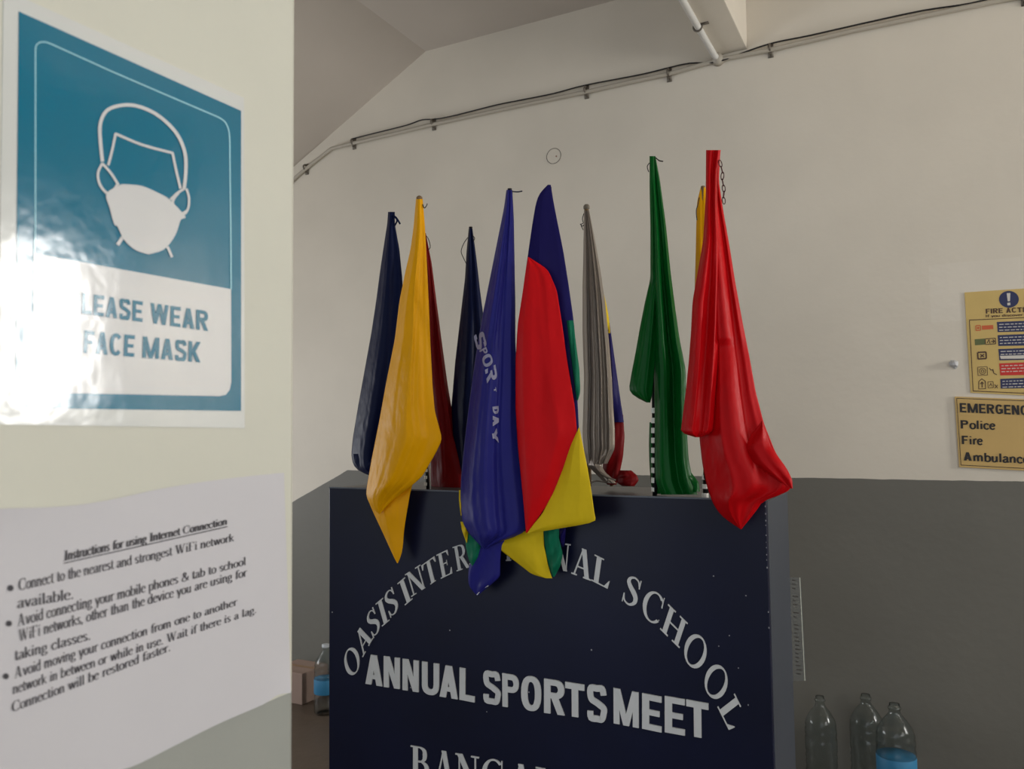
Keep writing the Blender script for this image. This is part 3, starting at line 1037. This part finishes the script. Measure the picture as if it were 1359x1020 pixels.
for ch, tl, bl, br in [('A', (82, 87), (83, 295), (199, 314)), ('N', (210, 103), (210, 317), (320, 332)), ('N', (341, 121), (340, 338), (450, 354)),
                       ('U', (475, 140), (475, 364), (592, 382)), ('A', (597, 160), (597, 383), (722, 404)), ('L', (736, 182), (735, 405), (838, 425)),
                       ('S', (900, 198), (900, 424), (1018, 446)), ('P', (1031, 221), (1033, 452), (1146, 470)), ('O', (1163, 234), (1163, 470), (1300, 492))]:
    quad_letter(ch, tl, bl, br, 5.227, 470, 850)
for ch, tl, bl, br in [('R', (103, 134), (103, 339), (224, 356)), ('T', (230, 153), (232, 355), (346, 373)), ('S', (362, 164), (362, 384), (478, 402)),
                       ('M', (520, 189), (521, 402), (671, 431)), ('E', (692, 220), (692, 434), (808, 458)), ('E', (828, 237), (828, 455), (948, 477)),
                       ('T', (957, 259), (960, 474), (1092, 498))]:
    quad_letter(ch, tl, bl, br, 4.53, 700, 870)
for i, (ch, x0, x1) in enumerate([('B', 395, 527), ('A', 560, 692), ('N', 706, 868), ('G', 888, 1048), ('A', 1082, 1236), ('L', 1262, 1390), ('O', 1418, 1572), ('R', 1600, 1745), ('E', 1775, 1905)]):
    W, q = serif_cap(ch, .17)
    yt = 722 + (x0 - 395) * .172
    c = ((x0 + x1) / 2, yt + (x1 - x0) * .086 + 112)
    pod_letter(q, W, A_(c[0], c[1], 5.227, 470, 850), ((x1 - x0) / 5.227, (x1 - x0) * .172 / 5.227), (0, -224 / 5.227))

# narrow printed card at the rear edge of the podium
mb = MB()
cq = [(1044, 766), (1062, 766), (1069, 903), (1051, 903)]
mb.slab([atX(x, y, -.262) for x, y in reversed(cq)], (1, 0, 0), .0016)
cd = mb.build('printed_card', mat('grey_card', rgb(66, 68, 67), .7), pd)
cd['label'] = 'narrow grey card printed with short dark lines'
mb = MB()
cx_ = lambda x, y: atX(x, y, -.2600)
for q in ribbon([(1061.4, 766), (1068.2, 903)], .9):
    mb.poly([cx_(a, b) for a, b in q])
mb.build('white_edge', mat('white_edge', rgb(160, 164, 156), .6), cd)
mb = MB()
rr = random.Random(9)
for k_ in range(24):
    y = 769 + k_ * 5.4
    if k_ in (3, 7, 10):
        continue
    x0 = 1051 + (y - 766) * .05
    for q in ribbon([(x0, y), (x0 + rr.uniform(3, 7.5), y + 1)], 1.3):
        mb.poly([cx_(a, b) for a, b in q])
mb.build('printing', M_ink, cd)

# ------------------------------------------------------------------ bottles and a carton on the floor
M_pet = mat('clear_plastic', (0.82, 0.86, 0.86, 1), .12, 0, ior=1.3, trans=1.0, spec=.8)
M_blab = mat('blue_label', rgb(50, 120, 160), .5)
M_cap = mat('bottle_cap', rgb(190, 195, 200), .4)


def bottle(x, y, r, h, label, cap=True, lab=True):
    e = empty('water_bottle', (x, y, 0), label, 'bottle', 'empty plastic water bottles by the back wall')
    k_ = r / .055
    prof = [(.045 * k_, 0), (.054 * k_, .008), (.055 * k_, .05 * h / .33)]
    for i in range(3):
        z = h * (.24 + .07 * i)
        prof += [(.055 * k_, z), (.051 * k_, z + .012 * h / .33), (.055 * k_, z + .022 * h / .33)]
    prof += [(.055 * k_, .50 * h), (.055 * k_, .56 * h), (.0505 * k_, .585 * h), (.055 * k_, .61 * h), (.055 * k_, .65 * h), (.0505 * k_, .675 * h), (.054 * k_, .70 * h), (.048 * k_, .76 * h), (.034 * k_, .83 * h),
             (.020 * k_, .88 * h), (.0155 * k_, .91 * h), (.0155 * k_, .935 * h), (.019 * k_, .94 * h), (.019 * k_, .95 * h), (.015 * k_, .955 * h), (.0145 * k_, .985 * h)]
    MB().lathe(prof, x, y, 0, 36).build('bottle_body', M_pet, e, True).modifiers.new('wall', 'SOLIDIFY').thickness = .0006
    if lab:
        MB().lathe([(.0553 * k_, .30 * h), (.0556 * k_, .302 * h), (.0556 * k_, .508 * h), (.0553 * k_, .51 * h)], x, y, 0, 36).build('label_band', M_blab, e, True)
    if cap:
        MB().lathe([(.0175 * k_, .957 * h), (.0178 * k_, .96 * h), (.0178 * k_, .998 * h), (.015 * k_, h)], x, y, 0, 24).build('cap', M_cap, e, True)
    return e


def floor_at(px, py, Z):
    r = ray(px, py)
    t = (Z - CAM_H) / r.z
    return (r.x * t, r.y * t)


bx, by = floor_at(1189, 970, .235)
bottle(bx, 2.93, .060, .345, 'clear plastic bottle with a bright blue label at the lower right, nearest the frame edge', False)
bottle(-.205, 3.02, .055, .335, 'clear plastic bottle with open neck standing behind the blue labelled one', False, False)
bottle(-.345, 2.95, .052, .33, 'clear plastic bottle just right of the podium below the printed card', False, False)
bottle(-2.405, 2.83, .05, .30, 'clear plastic bottle with blue label showing left of the podium')
p = floor_at(408, 928, 0)
ct = empty('carton', (p[0], 2.95, 0), 'small pale brown carton on the floor between the near wall and the podium', 'box')
MB().box((p[0] - .16, 2.86, 0), (p[0] + .03, 3.04, .14)).build('carton_body', mat('dull_cardboard', rgb(150, 128, 116), .8), ct, bevel=.003)
MB().box((p[0] - .16, 2.942, .1402), (p[0] + .03, 2.962, .1408)).build('tape_strip', mat('brown_tape', rgb(150, 120, 90), .4), ct)

# ------------------------------------------------------------------ flags


def interp(poly, y):
    for (x0, y0), (x1, y1) in zip(poly, poly[1:]):
        if y <= y1:
            return x0 + (x1 - x0) * ((y - y0) / (y1 - y0) if y1 != y0 else 0)
    return poly[-1][0]


class Cloth:
    """a hanging cloth: silhouettes left/right (top to bottom), depth Yc, folds [(u_top, u_bottom, width, amp)]"""

    def __init__(s, left, right, Yc, bulge=.012, folds=(), back=True, rows=72, cols=60, seed=1, ymax=None, ripple=.0035, top_gather=.35):
        s.L, s.R, s.Yc, s.b, s.folds, s.back = left, right, Yc, bulge, folds, back
        s.y0, s.y1 = left[0][1], left[-1][1]
        s.rows, s.cols, s.ripple, s.tg = rows, cols, ripple, top_gather
        r = random.Random(seed)
        s.ph = [(r.uniform(.5, 2.6), r.uniform(1, 6), r.uniform(0, 6.28)) for _ in range(4)]
        ys = [s.y0 + (s.y1 - s.y0) * j / rows for j in range(rows + 1)]
        s.xl = [interp(left, y) for y in ys]
        s.xr = [interp(right, y) for y in ys]
        for a in (s.xl, s.xr):
            for _ in range(1):
                b_ = a[:]
                for j in range(1, rows):
                    a[j] = (b_[j - 1] + 2 * b_[j] + b_[j + 1]) / 4
        s.ys = ys
        wmax = max(b_ - a for a, b_ in zip(s.xl, s.xr))
        s.wd = [min(1.0, 1.5 * (b_ - a) / wmax + .02) for a, b_ in zip(s.xl, s.xr)]

    def depth(s, u, v, front=True):
        ramp = min(1, .25 + v * 2.2)
        if v > .5:       # the cloth flattens where it narrows to a hanging corner
            ramp *= s.wd[min(s.rows, max(0, int(v * s.rows)))]
        edge = min(1.0, 3.2 * min(max(u, 0), max(1 - u, 0))) ** .7
        if not front:
            return s.b * edge * ramp
        d = -s.b * edge * ramp
        g = min(1, s.tg + v * 1.6) * (s.wd[min(s.rows, max(0, int(v * s.rows)))] if v > .5 else 1)
        for (ut, ub, w_, a) in s.folds:
            uc = ut + (ub - ut) * v
            x = (u - uc) / (w_ * 1.35)
            d -= a * .42 * g * math.exp(-abs(x) ** (1.6 if x < 0 else 2.0)) * min(1, 4 * u * 1.5 + .2, 4 * (1 - u) * 1.5 + .2)
        for (fu, fv, ph) in s.ph:
            d += s.ripple * .5 * math.sin(fu * u * 3.1 + fv * v * 2.3 + ph) * ramp * edge
        return d

    def point(s, px, py, off=0.0):
        """3D point on the front surface under the pixel"""
        v = (py - s.y0) / (s.y1 - s.y0)
        a, b_ = interp(s.L, py), interp(s.R, py)
        u = (px - a) / max(b_ - a, 1e-3)
        return atY(px, py, s.Yc + s.depth(u, v) - off)

    def build(s, name, m_, parent):
        mb = MB()
        nr, nc = s.rows, s.cols
        grid = []
        for j in range(nr + 1):
            v = j / nr
            row = []
            for i in range(nc + 1):
                u = i / nc
                px = s.xl[j] + (s.xr[j] - s.xl[j]) * u
                row.append(len(mb.v))
                mb.v.append(tuple(atY(px, s.ys[j], s.Yc + s.depth(u, v))))
            if s.back:
                for i in range(nc - 1, 0, -2):
                    u = i / nc
                    px = s.xl[j] + (s.xr[j] - s.xl[j]) * u
                    row.append(len(mb.v))
                    P_ = atY(px, s.ys[j], s.Yc)
                    P_.y += s.depth(u, v, False)
                    mb.v.append(tuple(P_))
                row.append(row[0])
            grid.append(row)
        for a, b_ in zip(grid, grid[1:]):
            for i in range(len(a) - 1):
                mb.f.append((a[i], b_[i], b_[i + 1], a[i + 1]))
        return mb.build(name, m_, parent, True)


def pole(parent, pts, r, m_=None, name='staff'):
    return MB().tube(pts, r, 12).build(name, m_ or M_dowel, parent, True)


def thread(parent, pts, Y, r=.0009, m_=None, name='tie_thread'):
    return MB().tube([atY(x, y, Y) for x, y in catmull(pts, 4)], r, 6).build(name, m_ or M_thread, parent, True)


def tape_rings(parent, x, ytop, ybot, Y, r, step=12.4, hpx=6):
    y = ytop
    while y < ybot - 3:
        a, b_ = atY(x, y, Y), atY(x, min(y + hpx, ybot), Y)
        MB().tube([a, b_], r + .0006, 12).build('white_tape', M_tape, parent)
        y += step


G = 'sports meet flags standing on the podium'


def flag(px, Y, label):
    p = atY(px, 640, Y)
    return empty('flag', (p.x, Y, PT), label, 'flag', G)


# 1 navy, far left
f = flag(500, 1.56, 'plain navy blue flag at the far left, half behind the golden yellow one')
c = Cloth([(515, 281), (514, 296), (511, 315), (505, 355), (499, 400), (493, 440), (484, 490), (475, 540), (468, 582), (466, 604), (469, 618), (478, 627), (497, 633)],
          [(524, 281), (524, 297), (530, 330), (534, 370), (535, 400), (534, 440), (530, 500), (524, 560), (518, 600), (512, 620), (505, 630), (500, 632), (498, 633)],
          1.56, .018, [(.35, .35, .2, .022), (.68, .60, .08, -.012), (.9, .85, .06, .010), (.2, .2, .04, .005)], seed=1)
c.build('cloth', F_navy, f)
thread(f, [(522, 286), (526, 289), (531, 297)], 1.555, .0022, F_navy, 'tie_knot')
thread(f, [(523, 287), (527, 292), (524, 299)], 1.553, .002, F_navy, 'tie_knot')
pole(f, [atY(508, 648, 1.56), atY(519, 282, 1.56)], .0045)
# dark underside of the turned hem
Cloth([(469, 602), (470, 612), (476, 622), (496, 633)], [(498, 590), (499, 605), (499, 620), (499, 633)], 1.540, .004, [], back=False, rows=12, cols=10, seed=2).build('turned_hem', F_navy, f)

# 3 dark red behind yellow
f = flag(590, 1.585, 'dark red flag hanging behind the right edge of the golden yellow one')
Cloth([(561, 309), (561, 400), (562, 500), (565, 560), (568, 600), (570, 648)],
      [(565, 309), (573, 350), (579, 400), (587, 460), (594, 510), (600, 545), (606, 590), (614, 648)], 1.585, .018,
      [(.5, .45, .12, .020), (.75, .7, .06, -.010), (.9, .85, .05, .010)], seed=3).build('cloth', F_dred, f)
thread(f, [(565, 312), (569, 318), (571, 328), (567, 332)], 1.58)
pole(f, [atY(585, 646, 1.585), atY(563, 310, 1.585)], .004)

Cloth([(571, 575), (570, 600), (571, 625), (574, 649)], [(600, 575), (608, 600), (615, 625), (620, 649)], 1.572, .012, [(.4, .4, .12, .006), (.75, .8, .1, .005)], seed=7, rows=20, cols=20).build('lower_fold', F_dred, f)

# 2 golden yellow
f = flag(530, 1.425, 'golden yellow satin flag draped over the front edge of the podium')
Cloth([(552, 264), (549, 300), (545, 330), (538, 360), (530, 400), (524, 450), (513, 505), (503, 560), (493, 610), (487, 645), (486, 657), (494, 677), (504, 698), (515, 722), (524, 742), (527, 747)],
      [(561, 264), (564, 300), (566, 340), (568, 400), (570, 470), (570, 520), (566, 570), (556, 620), (545, 650), (542, 668), (539, 685), (536, 705), (535, 722), (533, 736), (528, 747)],
      1.415, .008, [(.5, .55, .16, .006)], seed=4).build('lower_fold', F_yel, f)
c = Cloth([(552, 264), (549, 300), (545, 330), (538, 360), (530, 400), (524, 450), (513, 505), (503, 560), (493, 610), (487, 645), (485.5, 656), (490, 668), (497, 678), (503, 682)],
          [(561, 264), (564, 300), (566, 340), (569, 400), (571, 450), (574, 510), (577, 545), (587, 582), (580, 598), (572, 612), (560, 633), (543, 647), (520, 664), (504, 682)],
          1.395, .016, [(.35, .40, .24, .040), (.25, .20, .04, .007), (.55, .42, .06, .009), (.42, .62, .03, .004), (.78, .80, .06, -.007), (.35, .05, .04, .005)], seed=5, rows=80, cols=84)
c.build('cloth', F_yel, f)
pole(f, [Vector((atY(540, 640, 1.47).x, 1.475, PT)), atY(556.5, 262, 1.398)], .0045)
MB().lathe([(.004, 0), (.0065, .003), (.0065, .007), (.003, .010)], atY(556.5, 264, 1.397).x, 1.397, atY(556.5, 266, 1.397).z, 14).build('finial', M_dowel, f, True)
thread(f, [(561, 271), (563, 276), (566, 273), (567, 270)], 1.393)
# the striped staff that shows beside the yellow flag
f2 = empty('striped_staff', (atY(566, 645, 1.50).x, 1.50, PT), 'thin black and white striped staff showing between the golden yellow and dark red flags', 'staff')
pole(f2, [Vector((atY(568, 645, 1.50).x, 1.50, PT - .004)), atY(563, 560, 1.50)], .0038, M_black)
pole(f2, [Vector((atY(571, 645, 1.495).x, 1.495, PT - .004)), atY(570, 560, 1.495)], .0016, M_tape, 'white_rod')
tape_rings(f2, 565.5, 622, 646, 1.4985, .0038, 9, 4)

# 4 navy, middle
f = flag(620, 1.585, 'slim navy flag left of and behind the blue lettered flag')
Cloth([(622, 303), (619, 335), (617, 370), (611, 420), (604, 480), (599, 540), (597, 575), (598, 600), (606, 626)],
      [(627, 303), (632, 340), (637, 385), (643, 430), (650, 500), (652, 560), (652, 590), (650, 610), (640, 626)], 1.585, .016,
      [(.35, .3, .2, .022), (.62, .6, .08, -.012), (.85, .8, .08, .010)], seed=6).build('cloth', F_navy, f)
pole(f, [atY(625, 646, 1.585), atY(624.6, 301, 1.585)], .0042, M_black)
thread(f, [(621, 315), (616, 322), (612, 333), (615, 342), (619, 350)], 1.58)
thread(f, [(627, 312), (630, 316), (628, 320)], 1.58)
# 5 blue lettered flag
f = flag(650, 1.43, 'royal blue flag with white sports lettering running down it')
YB5 = 1.400
MAIN5 = Cloth([(672, 252), (669, 275), (660, 320), (650, 370), (640, 420), (630, 480), (622, 540), (616, 590), (612, 630), (611, 660), (613, 690), (619, 704), (628, 714), (636, 722), (641, 728)],
              [(680, 252), (682, 290), (683, 350), (684, 400), (684, 450), (686, 500), (686, 560), (689, 610), (694, 650), (698, 690), (698, 706), (684, 712), (668, 717), (656, 721), (646, 728)],
              YB5, .016, [(.3, .30, .24, .036), (.3, .16, .035, .007), (.45, .36, .03, .007), (.6, .62, .05, -.014), (.68, .50, .03, .005), (.9, .85, .10, .012)], seed=8, rows=90, cols=84)
MAIN5.build('cloth', F_blue, f)
Cloth([(638, 690), (636, 715), (630, 735), (622, 752), (621, 765), (622, 777), (628, 785), (633, 790)],
      [(672, 690), (670, 715), (665, 730), (664, 745), (664, 765), (654, 774), (645, 781), (634, 790)], 1.412, .006, [(.5, .5, .15, .005)], seed=9, rows=30, cols=20).build('lower_fold', F_blue, f)
Cloth([(617, 700), (617, 715), (619, 730), (622, 742), (627, 752)], [(634, 700), (640, 716), (640, 727), (637, 738), (628, 752)], 1.409, .006, [(.4, .4, .1, .004), (.8, .5, .1, .003)], seed=10, rows=20, cols=16).build('green_corner', F_grn2, f)
Cloth([(609, 650), (609, 665), (611.5, 684)], [(612, 650), (616, 662), (614, 684)], 1.402, .003, [], seed=11, rows=10, cols=6).build('yellow_edge', F_lem, f)
Cloth([(611, 692), (613, 704), (619, 720)], [(617, 692), (621.5, 704), (620, 720)], 1.404, .003, [], seed=12, rows=10, cols=6).build('yellow_edge', F_lem, f)
MB().tube([atY(633, 789, 1.409), atY(640, 781, 1.408), atY(648, 777, 1.408)], .0007, 6).build('hem_thread', M_tape, f)
pole(f, [Vector((atY(672, 640, 1.47).x, 1.478, PT)), atY(676.5, 250, 1.402)], .0045, M_black)
thread(f, [(680, 254), (687, 254.5), (693, 253.5)], 1.398, .0012, F_navy)
# printed letters follow the cloth
mb = MB()


def flag_text(ch, ctr, b, u, s_=.2):
    W, q = sans_cap(ch, s_)
    for p in q:
        pts = []
        for x, y in p:
            X_ = ctr[0] + (x / W - .5) * b[0] + (y - .5) * u[0]
            Y_ = ctr[1] + (x / W - .5) * b[1] + (y - .5) * u[1]
            pts.append(MAIN5.point(X_, Y_, .0014))
        mb.poly(pts)


flag_text('S', (637.5, 452), (5, 20), (13, -6))
flag_text('P', (642, 466), (3, 7), (9, -5))
flag_text('O', (647, 478), (5, 15), (12, -7))
flag_text('R', (652, 496), (3, 18), (14, -7))
flag_text('T', (657, 517), (1, 6), (3, -1))
flag_text('D', (658, 544), (1, 10), (8, -1), .24)
flag_text('A', (658, 558), (0, 14), (8, -1), .22)
flag_text('Y', (657, 578), (3, 20), (7, -1), .22)
mb.build('lettering', M_print, f)

# 6 red / navy / green / yellow flag
f = flag(730, 1.43, 'large flag with navy top, red middle and yellow corner, right of the blue lettered flag')
Y6 = 1.395
body6 = Cloth([(727, 245), (716, 256), (711, 270), (706, 300), (701, 335), (696, 370), (688, 430), (685, 480), (685, 540), (688, 590), (692, 640), (697, 680), (700, 700)],
              [(731, 245), (735, 270), (741, 300), (748, 335), (755, 380), (760, 415), (763, 440), (764, 480), (766, 520), (768, 560), (770, 610), (766, 660), (740, 700)],
              Y6, .008, [(.85, .9, .08, .004)], seed=13, rows=80)
body6.build('navy_cloth', F_deep, f)
Cloth([(752, 425), (756, 460), (760, 490), (763, 515), (765, 531)], [(761, 425), (765, 460), (769, 490), (770, 520), (767, 531)], Y6 - .008, .008, [(.4, .5, .2, .003)], seed=14, rows=24, cols=12).build('green_panel', F_grn2, f)
red6 = Cloth([(700.5, 341), (698, 356), (694, 385), (687, 430), (684, 480), (684, 540), (687, 590), (691, 630), (695, 670), (698, 707)],
             [(702, 341), (727, 357), (739, 385), (746, 430), (753, 480), (763, 540), (766, 575), (748, 622), (733, 660), (700, 707)],
             Y6 - .018, .008, [(.18, .22, .2, .020), (.7, .6, .12, .005), (.4, .85, .06, .003)], seed=15, rows=80, ripple=.002, top_gather=.8)
red6.build('red_panel', F_red2, f)
Cloth([(768, 567), (757, 592), (747, 622), (735, 652), (719, 682), (708, 695), (699, 708)],
      [(769, 567), (774, 592), (780, 622), (785, 652), (789, 682), (792, 693), (700, 708)], Y6 - .0195, .006, [(.3, .4, .2, .002)], seed=16, rows=40, top_gather=.8).build('yellow_panel', F_lem, f)
Cloth([(700, 703), (660, 719), (654, 722), (668, 733), (688, 748), (706, 762), (724, 767)],
      [(721, 703), (722, 719), (722, 724), (724, 733), (727, 748), (731, 762), (733, 767)], 1.413, .004, [(.5, .6, .15, .004)], seed=17, rows=30, cols=24).build('yellow_fold', F_lem, f)
Cloth([(721, 700), (722, 720), (724, 735), (728, 750), (733, 765)], [(742, 700), (742, 715), (747, 735), (744, 750), (736, 765)], 1.416, .006, [(.3, .4, .12, .005), (.7, .6, .1, .003)], seed=18, rows=30, cols=20).build('green_fold', F_grn2, f)
Cloth([(742, 700), (743, 715), (746, 725)], [(751, 700), (750, 715), (748, 725)], 1.422, .004, [], seed=19, rows=10, cols=8).build('navy_fold', F_deep, f)
pole(f, [Vector((atY(735, 640, 1.47).x, 1.478, PT)), atY(729, 248, 1.397)], .0045)

# 8 multi-coloured flag behind the grey one
f = flag(815, 1.60, 'mostly hidden flag with yellow, navy and red bands behind the silver grey one')
Cloth([(795, 380), (797, 400), (799, 420), (800, 442)], [(799, 380), (804, 400), (808, 420), (810, 442)], 1.585, .008, [], seed=20, rows=16, cols=12).build('yellow_band', F_lem, f)
Cloth([(800, 428), (802, 470), (804, 520), (806, 560)], [(809, 428), (815, 470), (822, 520), (828, 560)], 1.587, .010, [(.5, .5, .15, .004)], seed=21, rows=30, cols=16).build('navy_band', F_deep, f)
Cloth([(804, 550), (802, 580), (800, 610), (800, 635), (806, 643)], [(827, 550), (829, 580), (827, 605), (822, 630), (818, 643)], 1.59, .012, [(.5, .5, .15, .006), (.9, .7, .1, .005)], seed=22, rows=30, cols=20).build('red_band', F_dred, f)
Cloth([(822, 624), (819, 632), (818, 640), (826, 645)], [(838, 624), (845, 630), (848, 637), (842, 645)], 1.575, .014, [(.3, .5, .15, .006)], seed=23, rows=14, cols=16).build('red_end', F_dred, f)
pole(f, [atY(812, 645, 1.60), atY(797, 400, 1.60)], .004)

# 7 silver grey
f = flag(795, 1.54, 'silver grey satin flag gathered in narrow folds, crumpled at its foot')
gf = [(.2, .10, .06, .03), (.45, .34, .06, .034), (.68, .58, .06, .034), (.9, .82, .06, .03), (.55, .46, .03, .012)]
Cloth([(775, 279), (774.5, 310), (774, 345), (773, 380), (773, 440), (775, 500), (774, 540), (773, 575), (775, 598), (779, 615)],
      [(782, 279), (790, 320), (797, 360), (803, 400), (808, 450), (812, 500), (814, 540), (816, 570), (816, 595), (806, 615)],
      1.54, .016, gf, seed=24, rows=90, cols=84).build('cloth', F_gry, f)
Cloth([(786, 596), (781, 610), (780, 618), (788, 626), (796, 634), (803, 641)], [(812, 596), (806, 608), (798, 617), (803, 626), (812, 634), (818, 641)], 1.525, .010,
      [(.2, .7, .12, .008), (.7, .3, .1, .007)], seed=25, rows=30, cols=26).build('crumpled_end', F_gry, f)
thread(f, [(783, 641), (792, 638), (802, 639), (808, 636), (800, 628), (790, 621)], 1.512, .0016, F_gry, 'hem_roll')
thread(f, [(797, 628), (806, 633), (817, 637)], 1.51, .0018, F_gry, 'hem_roll')
pole(f, [atY(782, 645, 1.54), atY(778.4, 273, 1.54)], .0046, M_dowel)
pk = atY(778.4, 275, 1.54)
MB().lathe([(.003, -.006), (.0065, -.003), (.0068, .002), (.004, .006)], pk.x, pk.y, pk.z, 14).build('finial', mat('dusty_knob', rgb(112, 104, 90), .6), f, True)
thread(f, [(775, 283), (773, 290), (774, 296), (771, 298), (774, 305)], 1.52)
thread(f, [(770, 297), (773, 300), (775, 298)], 1.52)

# 10 yellow behind the right red flag
f = flag(930, 1.56, 'narrow yellow flag mostly hidden behind the tall bright red one')
Cloth([(930, 248), (925, 268), (924, 300), (923, 345), (922, 378), (922, 440), (924, 500), (928, 560)], [(936, 248), (940, 268), (942, 300), (946, 345), (950, 378), (955, 440), (958, 500), (952, 560)], 1.56, .012,
      [(.25, .2, .1, .006), (.6, .6, .1, .006)], seed=26).build('cloth', F_yel, f)
pole(f, [atY(938, 655, 1.56), atY(933, 247, 1.56)], .0042)
thread(f, [(928, 262), (926, 272), (924, 280), (925, 292)], 1.545)

# 9 green
f = flag(875, 1.50, 'dark green satin flag on a black and white taped staff')
stf = pole(f, [Vector((atY(869, 656, 1.497).x, 1.497, PT - .004)), atY(865.5, 208, 1.497)], .0044, M_black)
tape_rings(stf, 867.5, 541, 652, 1.497, .0044, 13.2, 7)
Cloth([(862, 207), (862, 250), (863, 300), (863, 370), (856, 400), (850, 430), (843, 470), (838, 495), (834, 520), (845, 528), (858, 534)],
      [(868, 207), (870, 260), (872, 320), (873, 380), (872, 430), (870, 470), (868, 500), (866, 520), (865, 528), (863, 534)], 1.478, .010,
      [(.5, .3, .1, .008), (.8, .7, .08, .007), (.1, .1, .08, .004)], seed=27, rows=60).build('side_fold', F_grn, f)
Cloth([(863, 207), (863, 250), (864, 300), (865, 370), (867, 430), (868, 500), (869, 560), (869, 610), (870, 640), (877, 656)],
      [(870, 207), (876, 240), (884, 300), (890, 360), (895, 400), (902, 450), (910, 490), (911, 560), (914, 610), (920, 640), (926, 656)], 1.486, .012,
      [(.25, .28, .16, .028), (.55, .62, .07, -.024), (.9, .82, .08, .020), (.3, .12, .03, .006), (.35, .42, .03, .005)], seed=28, rows=80, cols=84).build('cloth', F_grn, f)
Cloth([(862, 560), (861, 590), (862, 620), (864, 645), (870, 655)], [(867, 560), (872, 590), (876, 620), (880, 645), (884, 655)], 1.505, .008, [], seed=29, rows=24, cols=12).build('rear_fold', F_grn, f)
Cloth([(905, 625), (906, 640), (910, 652)], [(916, 625), (927, 639), (929, 652)], 1.49, .01, [(.5, .6, .1, .006)], seed=30, rows=12, cols=14).build('hem_corner', F_grn, f)
thread(f, [(870, 209), (875, 213), (880, 214)], 1.475, .0012)
thread(f, [(862, 216), (859, 221), (861, 228)], 1.475)

# 11 bright red, right
f = flag(935, 1.44, 'tall bright red satin flag at the right, its tail hanging past the podium corner')
Cloth([(937, 199), (937, 260), (938, 320), (938, 400), (936, 480), (930, 550), (928, 580), (932, 615), (938, 645), (946, 668), (956, 683), (970, 694), (983, 702)],
      [(956, 203), (954, 240), (960, 280), (968, 325), (976, 375), (986, 430), (995, 475), (1003, 520), (1014, 562), (1030, 602), (1045, 622), (1053, 640), (1049, 651), (1030, 660), (1013, 663), (1005, 676), (984, 702)],
      1.41, .020, [(.45, .50, .16, .022), (.75, .68, .07, -.014), (.9, .86, .05, .016), (.8, .84, .12, -.022), (.3, .32, .04, .006)], seed=31, rows=90, cols=84).build('cloth', F_red, f)
Cloth([(1011, 558), (996, 578), (988, 594), (1001, 615), (1025, 633), (1049, 648)],
      [(1012, 558), (1018, 578), (1024, 594), (1041, 617), (1051.5, 636), (1052, 648)], 1.392, .008, [(.75, .8, .14, .006)], back=False, seed=32, rows=30, cols=24).build('tail_fold', F_red, f)
fr = Cloth([(937, 199), (936.5, 260), (933, 320), (926, 360), (919, 400), (917, 440), (914, 480), (910, 520), (905, 560), (903, 576), (906, 578), (914, 579), (922, 580)],
           [(956, 203), (952, 230), (952, 270), (955, 320), (956, 375), (955, 420), (953, 470), (950, 520), (948, 555), (946, 572), (944, 577), (940, 579), (930, 580)],
           1.388, .014, [(.25, .20, .16, .026), (.55, .58, .10, -.018), (.82, .85, .07, .016), (.4, .35, .03, .005)], seed=33, rows=80, cols=84)
fr.build('front_fold', F_red, f)
stf = pole(f, [Vector((atY(936.5, 660, 1.478).x, 1.478, PT - .004)), atY(946, 202, 1.392)], .0055, M_black)
p = atY(935.5, 660, 1.478)
tape_rings(stf, 936, 601, 616, 1.463, .0055, 12, 6)
tape_rings(stf, 936, 630, 660, 1.474, .0055, 12, 6)
# little dark chain hanging from the top
ch_ = [(955, 213), (957, 221), (959, 229), (958.5, 238), (960, 246), (961, 254), (960, 262), (961, 270)]
mb = MB()
for i, (a, b_) in enumerate(zip(ch_, ch_[1:])):
    A, B = atY(*a, 1.385), atY(*b_, 1.385)
    d = (B - A)
    s_ = Vector((0, 1, 0)) if i % 2 else Vector((1, 0, 0))
    pts = [A + d * (.5 - .6 * math.cos(t_)) + s_ * math.sin(t_) * .0026 for t_ in [math.radians(q) for q in range(0, 361, 30)]]
    mb.tube(pts, .0008, 6, False)
mb.build('chain', M_chain, f, True)
